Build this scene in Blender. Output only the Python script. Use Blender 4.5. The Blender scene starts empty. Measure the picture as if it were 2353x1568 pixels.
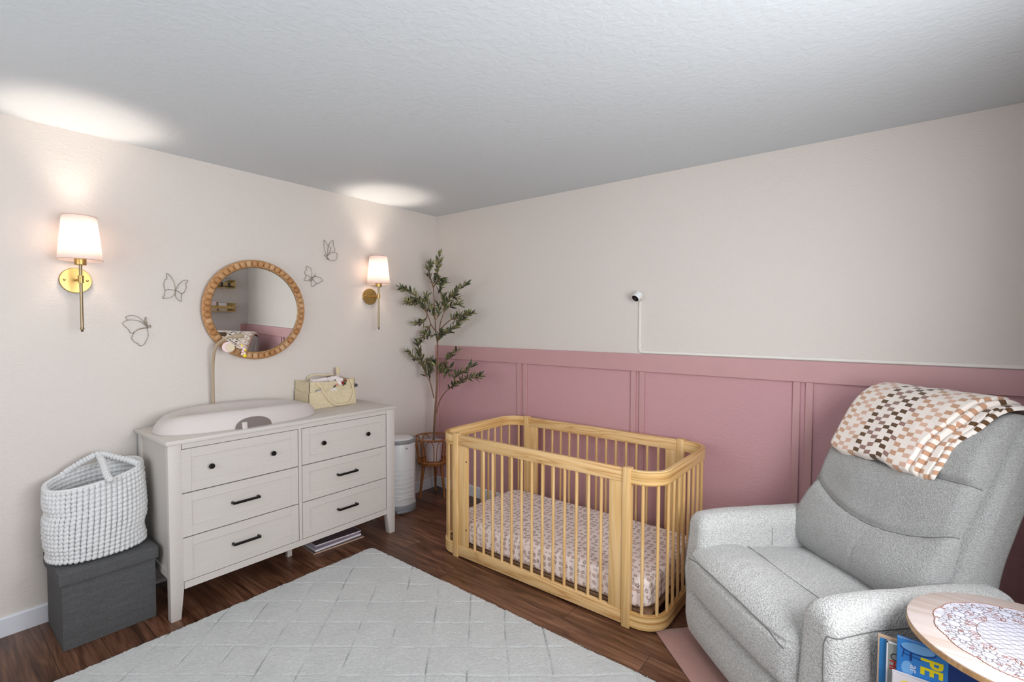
# nursery corner
import bpy, bmesh, math, random
import numpy as np
from mathutils import Vector, Matrix, noise
random.seed(7)
R = math.radians
PI = math.pi
C = bpy.context.scene.collection
SC = bpy.context.scene

def lin(c):
    out = []
    for v in c[:3]:
        v = v / 255.0
        out.append(v / 12.92 if v <= 0.04045 else ((v + 0.055) / 1.055) ** 2.4)
    return (out[0], out[1], out[2], 1.0)

# ---------------------------------------------------------------- camera
cam_d = bpy.data.cameras.new('camera'); cam = bpy.data.objects.new('camera', cam_d); C.objects.link(cam)
cam_d.sensor_width = 36.0; cam_d.lens = 36.0 * 1115.8 / 2353.0; cam_d.clip_start = 0.02
YAW, PITCH, ROLL = R(-38.253), R(-1.9855), R(0.1948)
fw = Vector((math.sin(YAW) * math.cos(PITCH), math.cos(YAW) * math.cos(PITCH), math.sin(PITCH)))
rt = Vector((math.cos(YAW), -math.sin(YAW), 0)); up = rt.cross(fw)
r2 = rt * math.cos(ROLL) + up * math.sin(ROLL); u2 = -rt * math.sin(ROLL) + up * math.cos(ROLL)
cam.matrix_world = Matrix(((r2.x, u2.x, -fw.x, 3.2624), (r2.y, u2.y, -fw.y, -3.0328), (r2.z, u2.z, -fw.z, 1.477), (0, 0, 0, 1)))
SC.camera = cam

# ---------------------------------------------------------------- render look, world, daylight
SC.view_settings.view_transform = 'Standard'; SC.view_settings.look = 'None'
SC.view_settings.gamma = 1.0; SC.view_settings.use_curve_mapping = False
SC.view_settings.exposure = 0.14
SC.cycles.use_denoising = True
SC.cycles.max_bounces = 10; SC.cycles.diffuse_bounces = 6; SC.cycles.transparent_max_bounces = 12
SC.cycles.caustics_reflective = False; SC.cycles.caustics_refractive = False
SC.cycles.sample_clamp_indirect = 6.0
W = bpy.data.worlds.new('sky'); SC.world = W; W.use_nodes = True
bg = W.node_tree.nodes['Background']; bg.inputs[0].default_value = (0.80, 0.90, 1.0, 1); bg.inputs[1].default_value = 2.0

RW = 3.86          # inner face of the right wall
FY = -4.05         # inner face of the wall behind the camera
H = 2.44
# window openings: right wall (y0, y1, z0, z1) and the wall behind the camera (x0, x1, z0, z1)
WIN_R = (-2.95, -1.30, 0.90, 2.10)
WIN_F = (0.55, 2.75, 0.85, 2.15)  # unseen window, added for broad fill
def area(name, loc, rot, sx, sy, power, col):
    l = bpy.data.lights.new(name, 'AREA'); l.shape = 'RECTANGLE'; l.size = sx; l.size_y = sy; l.energy = power; l.color = col
    o = bpy.data.objects.new(name, l); C.objects.link(o); o.location = loc; o.rotation_euler = rot; return o
# skylight entering through the right window, plus fill from an added one behind the camera (set in the openings, outside the panes)
area('daylight_right', (RW + 0.15, (WIN_R[0] + WIN_R[1]) / 2, (WIN_R[2] + WIN_R[3]) / 2), (R(90), 0, R(90)), 1.65, 1.2, 74, (0.97, 0.98, 1.0))
area('fill_front', ((WIN_F[0] + WIN_F[1]) / 2, FY - 0.15, (WIN_F[2] + WIN_F[3]) / 2), (R(90), 0, 0), 2.2, 1.3, 15, (0.97, 0.98, 1.0))

# ---------------------------------------------------------------- object helpers
def wmat(o):
    m = o.matrix_basis.copy(); p = o.parent
    while p: m = p.matrix_basis @ m; p = p.parent
    return m
def obj(name, bm, m, parent=None, world=False, smooth=True, angle=35, kind=None):
    """bm may be a bmesh; world=True: its vertices are in room coordinates, moved into the parent's space"""
    me = bpy.data.meshes.new(name)
    if world and parent is not None: bm.transform(wmat(parent).inverted())
    if smooth:
        for f in bm.faces: f.smooth = True
    bm.normal_update()
    bm.to_mesh(me); bm.free()
    if smooth and angle < 180:
        me.set_sharp_from_angle(angle=R(angle))
    ms = m if isinstance(m, (list, tuple)) else [m]
    for x in ms: me.materials.append(x)
    o = bpy.data.objects.new(name, me); C.objects.link(o)
    if parent is not None: o.parent = parent
    if kind: o['kind'] = kind
    return o
def tag(o, label, cat, group=None, kind=None):
    o['label'] = label; o['category'] = cat
    if group: o['group'] = group
    if kind: o['kind'] = kind
    return o
def thing(name, label, cat, loc=(0, 0, 0), rz=0, group=None):
    o = bpy.data.objects.new(name, None); C.objects.link(o); o.location = loc; o.rotation_euler = (0, 0, rz)
    o.empty_display_size = 0.05
    return tag(o, label, cat, group)
def dup(o, parent=None):
    c = o.copy(); C.objects.link(c)
    if parent is not None: c.parent = parent
    for ch in o.children: dup(ch, c)
    return c
def struct(name, bm, m, **k):
    o = obj(name, bm, m, **k); o['kind'] = 'structure'; return o

# ---------------------------------------------------------------- mesh helpers
def NB(): return bmesh.new()
def box(bm, lo, hi, bev=0.0, seg=2, M=None, mi=0):
    b = bmesh.new(); bmesh.ops.create_cube(b, size=1)
    s = [hi[i] - lo[i] for i in range(3)]; c = [(hi[i] + lo[i]) / 2 for i in range(3)]
    for v in b.verts: v.co = Vector((v.co.x * s[0] + c[0], v.co.y * s[1] + c[1], v.co.z * s[2] + c[2]))
    if bev > 0: bmesh.ops.bevel(b, geom=list(b.edges), offset=min(bev, min(s) * 0.49), segments=seg, profile=0.5, affect='EDGES')
    add(bm, b, M, mi)
def add(bm, b, M=None, mi=0):
    if M is not None: b.transform(M)
    vs = {}
    for v in b.verts: vs[v] = bm.verts.new(v.co)
    for f in b.faces:
        try:
            nf = bm.faces.new([vs[v] for v in f.verts]); nf.material_index = mi if mi else f.material_index
        except ValueError: pass
    b.free()
def prism(bm, pts, a0, a1, axis='z', bev=0, M=None, mi=0, seg=2):
    """extrude a 2-D outline between a0 and a1; axis z: pts=(x,y), x: pts=(y,z), y: pts=(x,z)"""
    b = bmesh.new()
    def P(p, a):
        return Vector((p[0], p[1], a)) if axis == 'z' else (Vector((a, p[0], p[1])) if axis == 'x' else Vector((p[0], a, p[1])))
    v0 = [b.verts.new(P(p, a0)) for p in pts]; v1 = [b.verts.new(P(p, a1)) for p in pts]
    n = len(pts); b.faces.new(v0[::-1]); b.faces.new(v1)
    for i in range(n): b.faces.new((v0[i], v0[(i + 1) % n], v1[(i + 1) % n], v1[i]))
    bmesh.ops.recalc_face_normals(b, faces=list(b.faces))
    if bev > 0: bmesh.ops.bevel(b, geom=list(b.edges), offset=bev, segments=seg, profile=0.5, affect='EDGES')
    add(bm, b, M, mi)
def spline(pts, n=6, closed=False):
    P = [Vector(p) for p in pts]; out = []; L = len(P)
    rng = L if closed else L - 1
    for i in range(rng):
        p0 = P[(i - 1) % L] if closed or i > 0 else P[0]; p1 = P[i]; p2 = P[(i + 1) % L]
        p3 = P[(i + 2) % L] if closed or i + 2 < L else P[-1]
        for k in range(n):
            t = k / n; t2 = t * t; t3 = t2 * t
            out.append(0.5 * ((2 * p1) + (-p0 + p2) * t + (2 * p0 - 5 * p1 + 4 * p2 - p3) * t2 + (-p0 + 3 * p1 - 3 * p2 + p3) * t3))
    if not closed: out.append(P[-1])
    return out
def tube(bm, pts, r, n=10, closed=False, M=None, mi=0, flat=1.0, cap=True):
    P = [Vector(p) for p in pts]; L = len(P)
    rad = r if isinstance(r, (list, tuple)) else [r] * L
    b = bmesh.new(); rings = []
    prev = None
    for i in range(L):
        if closed: t = (P[(i + 1) % L] - P[(i - 1) % L])
        else: t = P[min(i + 1, L - 1)] - P[max(i - 1, 0)]
        if t.length < 1e-9: t = Vector((0, 0, 1))
        t.normalize()
        if prev is None:
            a = Vector((0, 0, 1)) if abs(t.z) < 0.9 else Vector((1, 0, 0))
            nrm = (a - t * a.dot(t)).normalized()
        else:
            nrm = (prev - t * prev.dot(t))
            nrm = nrm.normalized() if nrm.length > 1e-6 else t.orthogonal().normalized()
        prev = nrm; bn = t.cross(nrm)
        rings.append([b.verts.new(P[i] + (nrm * math.cos(2 * PI * k / n) * flat + bn * math.sin(2 * PI * k / n)) * rad[i]) for k in range(n)])
    m = L if closed else L - 1
    for i in range(m):
        A = rings[i]; B = rings[(i + 1) % L]
        for k in range(n): b.faces.new((A[k], A[(k + 1) % n], B[(k + 1) % n], B[k]))
    if not closed and cap:
        b.faces.new(rings[0][::-1]); b.faces.new(rings[-1])
    add(bm, b, M, mi)
def lathe(bm, prof, n=32, loc=(0, 0, 0), M=None, mi=0, cap=True):
    b = bmesh.new(); rings = []
    for r, z in prof:
        rings.append([b.verts.new((loc[0] + r * math.cos(2 * PI * k / n), loc[1] + r * math.sin(2 * PI * k / n), loc[2] + z)) for k in range(n)] if r > 1e-6 else [b.verts.new((loc[0], loc[1], loc[2] + z))])
    for A, B in zip(rings[:-1], rings[1:]):
        for k in range(n):
            k2 = (k + 1) % n
            if len(A) > 1 and len(B) > 1: b.faces.new((A[k], A[k2], B[k2], B[k]))
            elif len(A) > 1: b.faces.new((A[k], A[k2], B[0]))
            elif len(B) > 1: b.faces.new((A[0], B[k2], B[k]))
    if cap:
        if len(rings[0]) > 1: b.faces.new(rings[0][::-1])
        if len(rings[-1]) > 1: b.faces.new(rings[-1])
    bmesh.ops.recalc_face_normals(b, faces=list(b.faces))
    add(bm, b, M, mi)
def axis_M(origin, direction):
    d = Vector(direction).normalized(); q = d.to_track_quat('Z', 'Y')
    return Matrix.Translation(Vector(origin)) @ q.to_matrix().to_4x4()
def ball(bm, c, r, u=10, v=8, S=None, M=None, mi=0):
    b = bmesh.new(); bmesh.ops.create_uvsphere(b, u_segments=u, v_segments=v, radius=r)
    if S:
        for x in b.verts: x.co = Vector((x.co.x * S[0], x.co.y * S[1], x.co.z * S[2]))
    T = Matrix.Translation(Vector(c))
    b.transform(T @ M if M is not None else T)
    add(bm, b, None, mi)
def rbox(bm, lo, hi, r, n=12, f=None, mi=0):
    """densely subdivided rounded box; f deforms every point"""
    b = bmesh.new(); bmesh.ops.create_cube(b, size=2)
    bmesh.ops.subdivide_edges(b, edges=list(b.edges), cuts=n, use_grid_fill=True)
    c = [(lo[i] + hi[i]) / 2 for i in range(3)]; h = [(hi[i] - lo[i]) / 2 for i in range(3)]
    for v in b.verts:
        q = Vector([v.co[i] * h[i] for i in range(3)]); inner = Vector([max(-(h[i] - r), min(h[i] - r, q[i])) for i in range(3)])
        d = q - inner
        if d.length > 1e-9: q = inner + d.normalized() * r
        p = Vector([q[i] + c[i] for i in range(3)])
        v.co = Vector(f(p)) if f else p
    add(bm, b, None, mi)
def sheet(fn, nu, nv, uvf=None, closeu=False):
    b = bmesh.new(); g = [[b.verts.new(fn(i / nu, j / nv)) for j in range(nv + 1)] for i in range(nu + (0 if closeu else 1))]
    uv = b.loops.layers.uv.new('UVMap') if uvf else None
    for i in range(nu):
        i2 = (i + 1) % nu if closeu else i + 1
        for j in range(nv):
            f = b.faces.new((g[i][j], g[i2][j], g[i2][j + 1], g[i][j + 1]))
            if uv:
                for lp, (a, c) in zip(f.loops, ((i, j), (i + 1, j), (i + 1, j + 1), (i, j + 1))): lp[uv].uv = uvf(a / nu, c / nv)
    return b

# ---------------------------------------------------------------- materials
class NT:
    def __init__(s, name):
        s.m = bpy.data.materials.new(name); s.m.use_nodes = True; s.t = s.m.node_tree
        s.b = s.t.nodes['Principled BSDF']; s.out = s.t.nodes['Material Output']
        s._c = None
    def n(s, typ, **k):
        x = s.t.nodes.new(typ)
        for a, v in k.items():
            if a.startswith('i_'): x.inputs[int(a[2:]) if a[2:].isdigit() else a[2:].replace('_', ' ')].default_value = v
            else: setattr(x, a, v)
        return x
    def l(s, a, b): s.t.links.new(a, b); return b
    def coord(s, kind='Object', scale=(1, 1, 1), rot=(0, 0, 0)):
        tc = s.n('ShaderNodeTexCoord'); mp = s.n('ShaderNodeMapping')
        mp.inputs['Scale'].default_value = scale; mp.inputs['Rotation'].default_value = rot
        s.l(tc.outputs[kind], mp.inputs['Vector']); return mp.outputs['Vector']
    def noise(s, vec, scale, detail=3, rough=0.5, dist=0):
        x = s.n('ShaderNodeTexNoise'); x.inputs['Scale'].default_value = scale; x.inputs['Detail'].default_value = detail
        x.inputs['Roughness'].default_value = rough; x.inputs['Distortion'].default_value = dist
        s.l(vec, x.inputs['Vector']); return x.outputs['Fac']
    def ramp(s, fac, stops):
        x = s.n('ShaderNodeValToRGB'); e = x.color_ramp.elements
        while len(e) < len(stops): e.new(0.5)
        for k, (p, c) in zip(e, stops): k.position = p; k.color = c if len(c) == 4 else (*c, 1)
        s.l(fac, x.inputs[0]); return x.outputs['Color']
    def mix(s, fac, a, b, mode='MIX'):
        x = s.n('ShaderNodeMix', data_type='RGBA', blend_type=mode)
        for sock, v in ((0, fac), (6, a), (7, b)):
            if isinstance(v, (int, float, tuple)): x.inputs[sock].default_value = v
            else: s.l(v, x.inputs[sock])
        return x.outputs[2]
    def math(s, op, a, b=None, c=None, clamp=False):
        x = s.n('ShaderNodeMath', operation=op); x.use_clamp = clamp
        for i, v in enumerate((a, b, c)):
            if v is None: continue
            if isinstance(v, (int, float)): x.inputs[i].default_value = v
            else: s.l(v, x.inputs[i])
        return x.outputs[0]
    def bump(s, h, strength=0.3, dist=0.002, prev=None):
        x = s.n('ShaderNodeBump'); x.inputs['Strength'].default_value = strength; x.inputs['Distance'].default_value = dist
        s.l(h, x.inputs['Height'])
        if prev is not None: s.l(prev, x.inputs['Normal'])
        s.l(x.outputs['Normal'], s.b.inputs['Normal']); return x.outputs['Normal']
    def base(s, c, rough=0.5, metal=0.0, spec=0.5):
        if isinstance(c, tuple): s.b.inputs['Base Color'].default_value = c
        else: s.l(c, s.b.inputs['Base Color'])
        if isinstance(rough, (int, float)): s.b.inputs['Roughness'].default_value = rough
        else: s.l(rough, s.b.inputs['Roughness'])
        s.b.inputs['Metallic'].default_value = metal; s.b.inputs['Specular IOR Level'].default_value = spec
        return s.m
def simple(name, rgb, rough=0.5, metal=0.0, spec=0.5, var=0.06, vs=8, bump=0, bs=200, bd=0.001):
    t = NT(name); v = t.coord(); c = lin(rgb)
    n = t.noise(v, vs, 3)
    d = tuple(x * (1 - var) for x in c[:3]) + (1,); e = tuple(min(1, x * (1 + var)) for x in c[:3]) + (1,)
    m = t.base(t.ramp(n, [(0.3, d), (0.7, e)]), rough, metal, spec)
    if bump: t.bump(t.noise(v, bs, 4), bump, bd)
    return m
def plaster(name, rgb, strength=0.22, sc=(48, 48, 80)):
    t = NT(name); v = t.coord(scale=(1, 1, 1.0)); c = lin(rgb)
    big = t.noise(v, 1.2, 2)
    col = t.ramp(big, [(0.35, tuple(x * 0.985 for x in c[:3]) + (1,)), (0.65, c)])
    t.base(col, 0.62, 0, 0.35)
    v2 = t.coord(scale=sc); n1 = t.noise(v2, 1.0, 5, 0.55, 0.6); n2 = t.noise(v2, 3.2, 3, 0.5, 0.3)
    h = t.math('ADD', t.math('MULTIPLY', t.ramp(n1, [(0.42, (0, 0, 0, 1)), (0.60, (1, 1, 1, 1))]), 1.0), t.math('MULTIPLY', n2, 0.35))
    t.bump(h, strength, 0.0035); return t.m
def wood(name, light, dark, axis='z', scale=1.0, rough=0.42, dist=3.0, bump=0.06, mid=None, knots=False):
    st = {'x': (0.6, 9, 9), 'y': (9, 0.6, 9), 'z': (9, 9, 0.6)}[axis]
    t = NT(name); v = t.coord(scale=tuple(q * scale for q in st))
    n = t.noise(v, 1.3, 3, 0.5, dist * 0.25)
    w = t.math('FRACT', t.math('MULTIPLY', n, 7.0))
    tri = t.math('ABSOLUTE', t.math('SUBTRACT', t.math('MULTIPLY', w, 2.0), 1.0))
    fine = t.noise(t.coord(scale=tuple(q * scale * 6 for q in st)), 2.0, 4, 0.6)
    f = t.math('ADD', t.math('MULTIPLY', tri, 0.55), t.math('MULTIPLY', fine, 0.45))
    L, D = lin(light), lin(dark); Md = lin(mid) if mid else tuple((a + b) / 2 for a, b in zip(L, D))
    t.base(t.ramp(f, [(0.18, D), (0.42, Md), (0.72, L)]), rough, 0, 0.4)
    t.bump(f, bump, 0.001); return t.m

M = {}
M['cream'] = plaster('cream_paint', (213, 205, 198))
M['pink'] = plaster('pink_paint', (194, 150, 154), 0.22)
M['ceiling'] = plaster('ceiling_paint', (203, 208, 211), 0.20, (34, 34, 34))
M['grey_wall'] = plaster('grey_paint', (206, 199, 196), 0.25)
M['pink_trim'] = simple('pink_trim_paint', (190, 147, 148), 0.45, var=0.02, bump=0.15, bs=60)
M['white_trim'] = simple('white_trim_paint', (214, 216, 222), 0.4, var=0.02)
M['white_plastic'] = simple('white_plastic', (226, 227, 228), 0.35, var=0.01)
M['raceway'] = simple('raceway_plastic', (222, 218, 210), 0.4, var=0.01)
M['grey_plastic'] = simple('grey_plastic', (140, 143, 146), 0.4, var=0.02)
M['black_plastic'] = simple('black_plastic', (16, 16, 18), 0.2, var=0.02)
M['dresser'] = NT('dresser_paint').m
def _dresser():
    t = NT('dresser_woodgrain_paint'); v = t.coord(scale=(30, 2.0, 60)); n = t.noise(v, 2.2, 4, 0.6)
    c = lin((199, 193, 187)); t.base(t.ramp(n, [(0.3, tuple(x * 0.95 for x in c[:3]) + (1,)), (0.6, c)]), 0.5, 0, 0.35)
    t.bump(n, 0.12, 0.0008); return t.m
bpy.data.materials.remove(M['dresser']); M['dresser'] = _dresser()
def _gap():
    return simple('dark_gap', (70, 64, 60), 0.8)
M['gap'] = _gap()
M['black_metal'] = simple('black_metal', (28, 25, 24), 0.35, 0.6, var=0.05)
M['brass'] = simple('brushed_brass', (178, 148, 92), 0.36, 1.0, var=0.08, vs=30)
M['pewter'] = simple('aged_brass_rod', (140, 124, 98), 0.35, 1.0, var=0.06)
M['wire'] = simple('champagne_wire', (142, 130, 112), 0.4, 0.8, var=0.05)
M['pine'] = wood('pine_wood', (220, 184, 132), (208, 166, 110), 'z', 0.8, mid=(211, 173, 115), rough=0.34)
M['pine_x'] = wood('pine_wood_rail', (222, 186, 134), (190, 142, 86), 'x', 0.8, mid=(214, 176, 122), dist=4, rough=0.34)
M['beech'] = wood('mirror_bead_wood', (214, 170, 118), (168, 112, 62), 'z', 3.0, rough=0.5)
M['walnut'] = wood('plant_stand_wood', (158, 104, 56), (110, 62, 30), 'z', 1.6, rough=0.45)
M['rattan'] = simple('rattan', (160, 104, 58), 0.5, var=0.2, vs=40)
M['table_wood'] = wood('ash_table_wood', (210, 196, 191), (194, 174, 162), 'x', 0.5, rough=0.5, bump=0.03)
M['table_edge'] = wood('table_edge_wood', (196, 158, 112), (168, 126, 84), 'x', 0.8)
M['shelf_wood'] = wood('crate_shelf_wood', (196, 168, 112), (150, 118, 68), 'y', 0.9)
def _lam():
    """bent laminated pine: horizontal glue lines"""
    t = NT('laminated_pine'); v = t.coord(scale=(1.2, 1.2, 95)); n = t.noise(v, 1.0, 2, 0.5, 0.2)
    t.base(t.ramp(n, [(0.32, lin((180, 132, 70))), (0.5, lin((216, 178, 118))), (0.68, lin((232, 200, 146)))]), 0.36, 0, 0.5)
    t.bump(n, 0.12, 0.001); return t.m
M['laminate'] = _lam()
def _floor():
    t = NT('laminate_planks'); v = t.coord(); x = t.n('ShaderNodeTexBrick'); x.offset = 0.37; x.squash = 1
    for k, q in (('Scale', 1.0), ('Mortar Size', 0.0016), ('Mortar Smooth', 0.2), ('Bias', 0.0), ('Brick Width', 1.22), ('Row Height', 0.165)): x.inputs[k].default_value = q
    x.inputs['Color1'].default_value = (0, 0, 0, 1); x.inputs['Color2'].default_value = (1, 1, 1, 1); x.inputs['Mortar'].default_value = (0.5, 0.5, 0.5, 1)
    t.l(v, x.inputs['Vector'])
    # each plank gets its own piece of grain
    off = t.n('ShaderNodeVectorMath', operation='MULTIPLY_ADD'); off.inputs[1].default_value = (7.3, 3.1, 5.7)
    t.l(x.outputs['Color'], off.inputs[0]); t.l(v, off.inputs[2])
    mp = t.n('ShaderNodeMapping'); mp.inputs['Scale'].default_value = (1.1, 11, 1); t.l(off.outputs[0], mp.inputs['Vector'])
    g1 = t.noise(mp.outputs[0], 1.6, 5, 0.62, 1.6)
    mp2 = t.n('ShaderNodeMapping'); mp2.inputs['Scale'].default_value = (2.5, 70, 1); t.l(off.outputs[0], mp2.inputs['Vector'])
    g2 = t.noise(mp2.outputs[0], 2.0, 4, 0.6, 0.4)
    mp3 = t.n('ShaderNodeMapping'); mp3.inputs['Scale'].default_value = (0.9, 3.2, 1); t.l(off.outputs[0], mp3.inputs['Vector'])
    g3 = t.noise(mp3.outputs[0], 1.6, 3, 0.5, 0.8)
    f = t.math('ADD', t.math('MULTIPLY', g1, 0.55), t.math('ADD', t.math('MULTIPLY', g2, 0.25), t.math('MULTIPLY', g3, 0.25)))
    c = t.ramp(f, [(0.36, lin((38, 21, 13))), (0.46, lin((80, 50, 34))), (0.56, lin((114, 78, 58))), (0.68, lin((150, 112, 90)))])
    tone = t.ramp(x.outputs['Color'], [(0.0, (0.62, 0.58, 0.55, 1)), (1.0, (1.10, 1.06, 1.04, 1))])
    c = t.mix(1.0, c, tone, 'MULTIPLY')
    c = t.mix(t.math('MULTIPLY', x.outputs['Fac'], 0.8), c, lin((30, 18, 12)))
    t.base(c, t.math('ADD', t.math('MULTIPLY', g2, 0.2), 0.26), 0, 0.5)
    h = t.math('SUBTRACT', t.math('MULTIPLY', g2, 0.4), x.outputs['Fac']); t.bump(h, 0.15, 0.001); return t.m
M['floor'] = _floor()
def fabric(name, rgb, scale=420, bump=0.5, var=0.12, rough=0.95, aniso=(1, 1, 1), dist=0.002, sheen=0.2):
    t = NT(name); v = t.coord(scale=aniso); n = t.noise(v, scale, 3, 0.6); n2 = t.noise(v, scale * 0.12, 3, 0.5); c = lin(rgb)
    f = t.math('ADD', t.math('MULTIPLY', n, 0.75), t.math('MULTIPLY', n2, 0.25))
    t.base(t.ramp(f, [(0.36, tuple(x * (1 - var * 2) for x in c[:3]) + (1,)), (0.6, tuple(min(1, x * (1 + var)) for x in c[:3]) + (1,))]), rough, 0, 0.15)
    t.b.inputs['Sheen Weight'].default_value = sheen
    t.bump(f, bump, dist); return t.m
def boucle(name, rgb, sc, strength, dist, aniso=(1, 1, 1)):
    t = NT(name); v = t.coord(scale=aniso); x = t.n('ShaderNodeTexVoronoi'); x.inputs['Scale'].default_value = sc
    wob = t.n('ShaderNodeVectorMath', operation='MULTIPLY_ADD'); nn = t.n('ShaderNodeTexNoise'); nn.inputs['Scale'].default_value = sc * 0.5; t.l(v, nn.inputs['Vector'])
    wob.inputs[1].default_value = (0.012, 0.012, 0.012); t.l(nn.outputs['Color'], wob.inputs[0]); t.l(v, wob.inputs[2]); t.l(wob.outputs[0], x.inputs['Vector'])
    n2 = t.noise(v, sc * 2.2, 3, 0.6); f = t.math('SUBTRACT', 1.0, x.outputs['Distance']); f = t.math('ADD', t.math('MULTIPLY', f, 0.6), t.math('MULTIPLY', n2, 0.4)); c = lin(rgb)
    t.base(t.ramp(f, [(0.35, tuple(q * 0.70 for q in c[:3]) + (1,)), (0.62, c), (0.8, tuple(min(1, q * 1.06) for q in c[:3]) + (1,))]), 0.95, 0, 0.12)
    t.b.inputs['Sheen Weight'].default_value = 0.25; t.bump(f, strength, dist); return t.m
M['boucle'] = boucle('boucle_fabric', (218, 218, 216), 175, 0.9, 0.007)
M['boucle_shaded'] = boucle('boucle_fabric_back_shaded', (192, 192, 190), 190, 1.0, 0.006, (1, 1, 2.0))  # same chair fabric; the shade on the back is put into a darker colour
M['charcoal'] = fabric('charcoal_linen', (84, 84, 85), 260, 0.4, 0.14, aniso=(0.5, 0.5, 2.2), sheen=0.05)
M['yarn'] = fabric('white_cotton_yarn', (214, 214, 214), 300, 0.3, 0.05, aniso=(1, 1, 1))
M['felt'] = fabric('cream_felt', (212, 198, 166), 90, 0.4, 0.06)
M['felt_handle'] = fabric('cream_felt_handle', (216, 200, 166), 200, 0.2, 0.05)
M['pad'] = simple('changing_pad_foam', (200, 192, 188), 0.55, var=0.02, bump=0.05, bs=300)
M['pad_dark'] = simple('changing_pad_cutout', (112, 100, 94), 0.6, var=0.04)
M['mat_pink'] = fabric('dusty_pink_mat', (172, 134, 126), 500, 0.3, 0.05)
def _rug():
    t = NT('white_faux_fur'); v = t.coord(); n = t.noise(v, 60, 4, 0.65, 0.8); n2 = t.noise(v, 6, 3, 0.5)
    c = lin((196, 197, 196)); f = t.math('ADD', t.math('MULTIPLY', n, 0.6), t.math('MULTIPLY', n2, 0.4))
    t.base(t.ramp(f, [(0.33, tuple(x * 0.86 for x in c[:3]) + (1,)), (0.6, c)]), 0.95, 0, 0.1)
    t.b.inputs['Sheen Weight'].default_value = 0.3
    n3 = t.noise(t.coord(scale=(1, 1, 1)), 260, 3, 0.6); t.bump(t.math('ADD', t.math('MULTIPLY', n, 0.5), n3), 0.8, 0.006); return t.m
M['fur'] = _rug()
def _sheet():
    t = NT('sprig_print_sheet'); uv = t.n('ShaderNodeTexCoord').outputs['UV']; K = 29.0
    a = t.n('ShaderNodeTexVoronoi'); a.voronoi_dimensions = '2D'; a.inputs['Scale'].default_value = K; a.inputs['Randomness'].default_value = 0.62; t.l(uv, a.inputs['Vector'])
    lc = t.n('ShaderNodeVectorMath', operation='SUBTRACT'); t.l(uv, lc.inputs[0]); t.l(a.outputs['Position'], lc.inputs[1])
    sc = t.n('ShaderNodeVectorMath', operation='SCALE'); t.l(lc.outputs[0], sc.inputs[0]); sc.inputs['Scale'].default_value = K
    cs = t.n('ShaderNodeSeparateColor'); t.l(a.outputs['Color'], cs.inputs[0])
    ro = t.n('ShaderNodeVectorRotate', rotation_type='Z_AXIS'); t.l(sc.outputs[0], ro.inputs['Vector']); t.l(t.math('MULTIPLY', cs.outputs[0], 6.283), ro.inputs['Angle'])
    sp = t.n('ShaderNodeSeparateXYZ'); t.l(ro.outputs[0], sp.inputs[0]); x, y = sp.outputs[0], sp.outputs[1]; ax = t.math('ABSOLUTE', x)
    def ell(px, py, cx, cy, ang, ra, rb):
        dx = t.math('SUBTRACT', px, cx); dy = t.math('SUBTRACT', py, cy); c, s_ = math.cos(ang), math.sin(ang)
        p_ = t.math('ADD', t.math('MULTIPLY', dx, c / ra), t.math('MULTIPLY', dy, s_ / ra)); q_ = t.math('SUBTRACT', t.math('MULTIPLY', dy, c / rb), t.math('MULTIPLY', dx, s_ / rb))
        return t.math('ADD', t.math('MULTIPLY', p_, p_), t.math('MULTIPLY', q_, q_))
    ds = [ell(ax, y, 0.15, h, 0.75, 0.135, 0.058) for h in (-0.14, 0.06, 0.26)] + [ell(x, y, 0.0, 0.40, PI / 2, 0.12, 0.052), ell(x, y, 0.0, 0.0, PI / 2, 0.42, 0.016)]
    m = ds[0]
    for q in ds[1:]: m = t.math('MINIMUM', m, q)
    f = t.math('LESS_THAN', m, 1.0)
    leaf = t.ramp(cs.outputs[1], [(0.30, lin((96, 64, 54))), (0.75, lin((158, 112, 84)))])
    t.base(t.mix(t.math('MULTIPLY', f, 0.92), lin((240, 228, 224)), leaf), 0.85, 0, 0.2)
    t.bump(t.noise(t.coord(), 14, 3), 0.25, 0.006); return t.m
M['sprig'] = _sheet()
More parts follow.
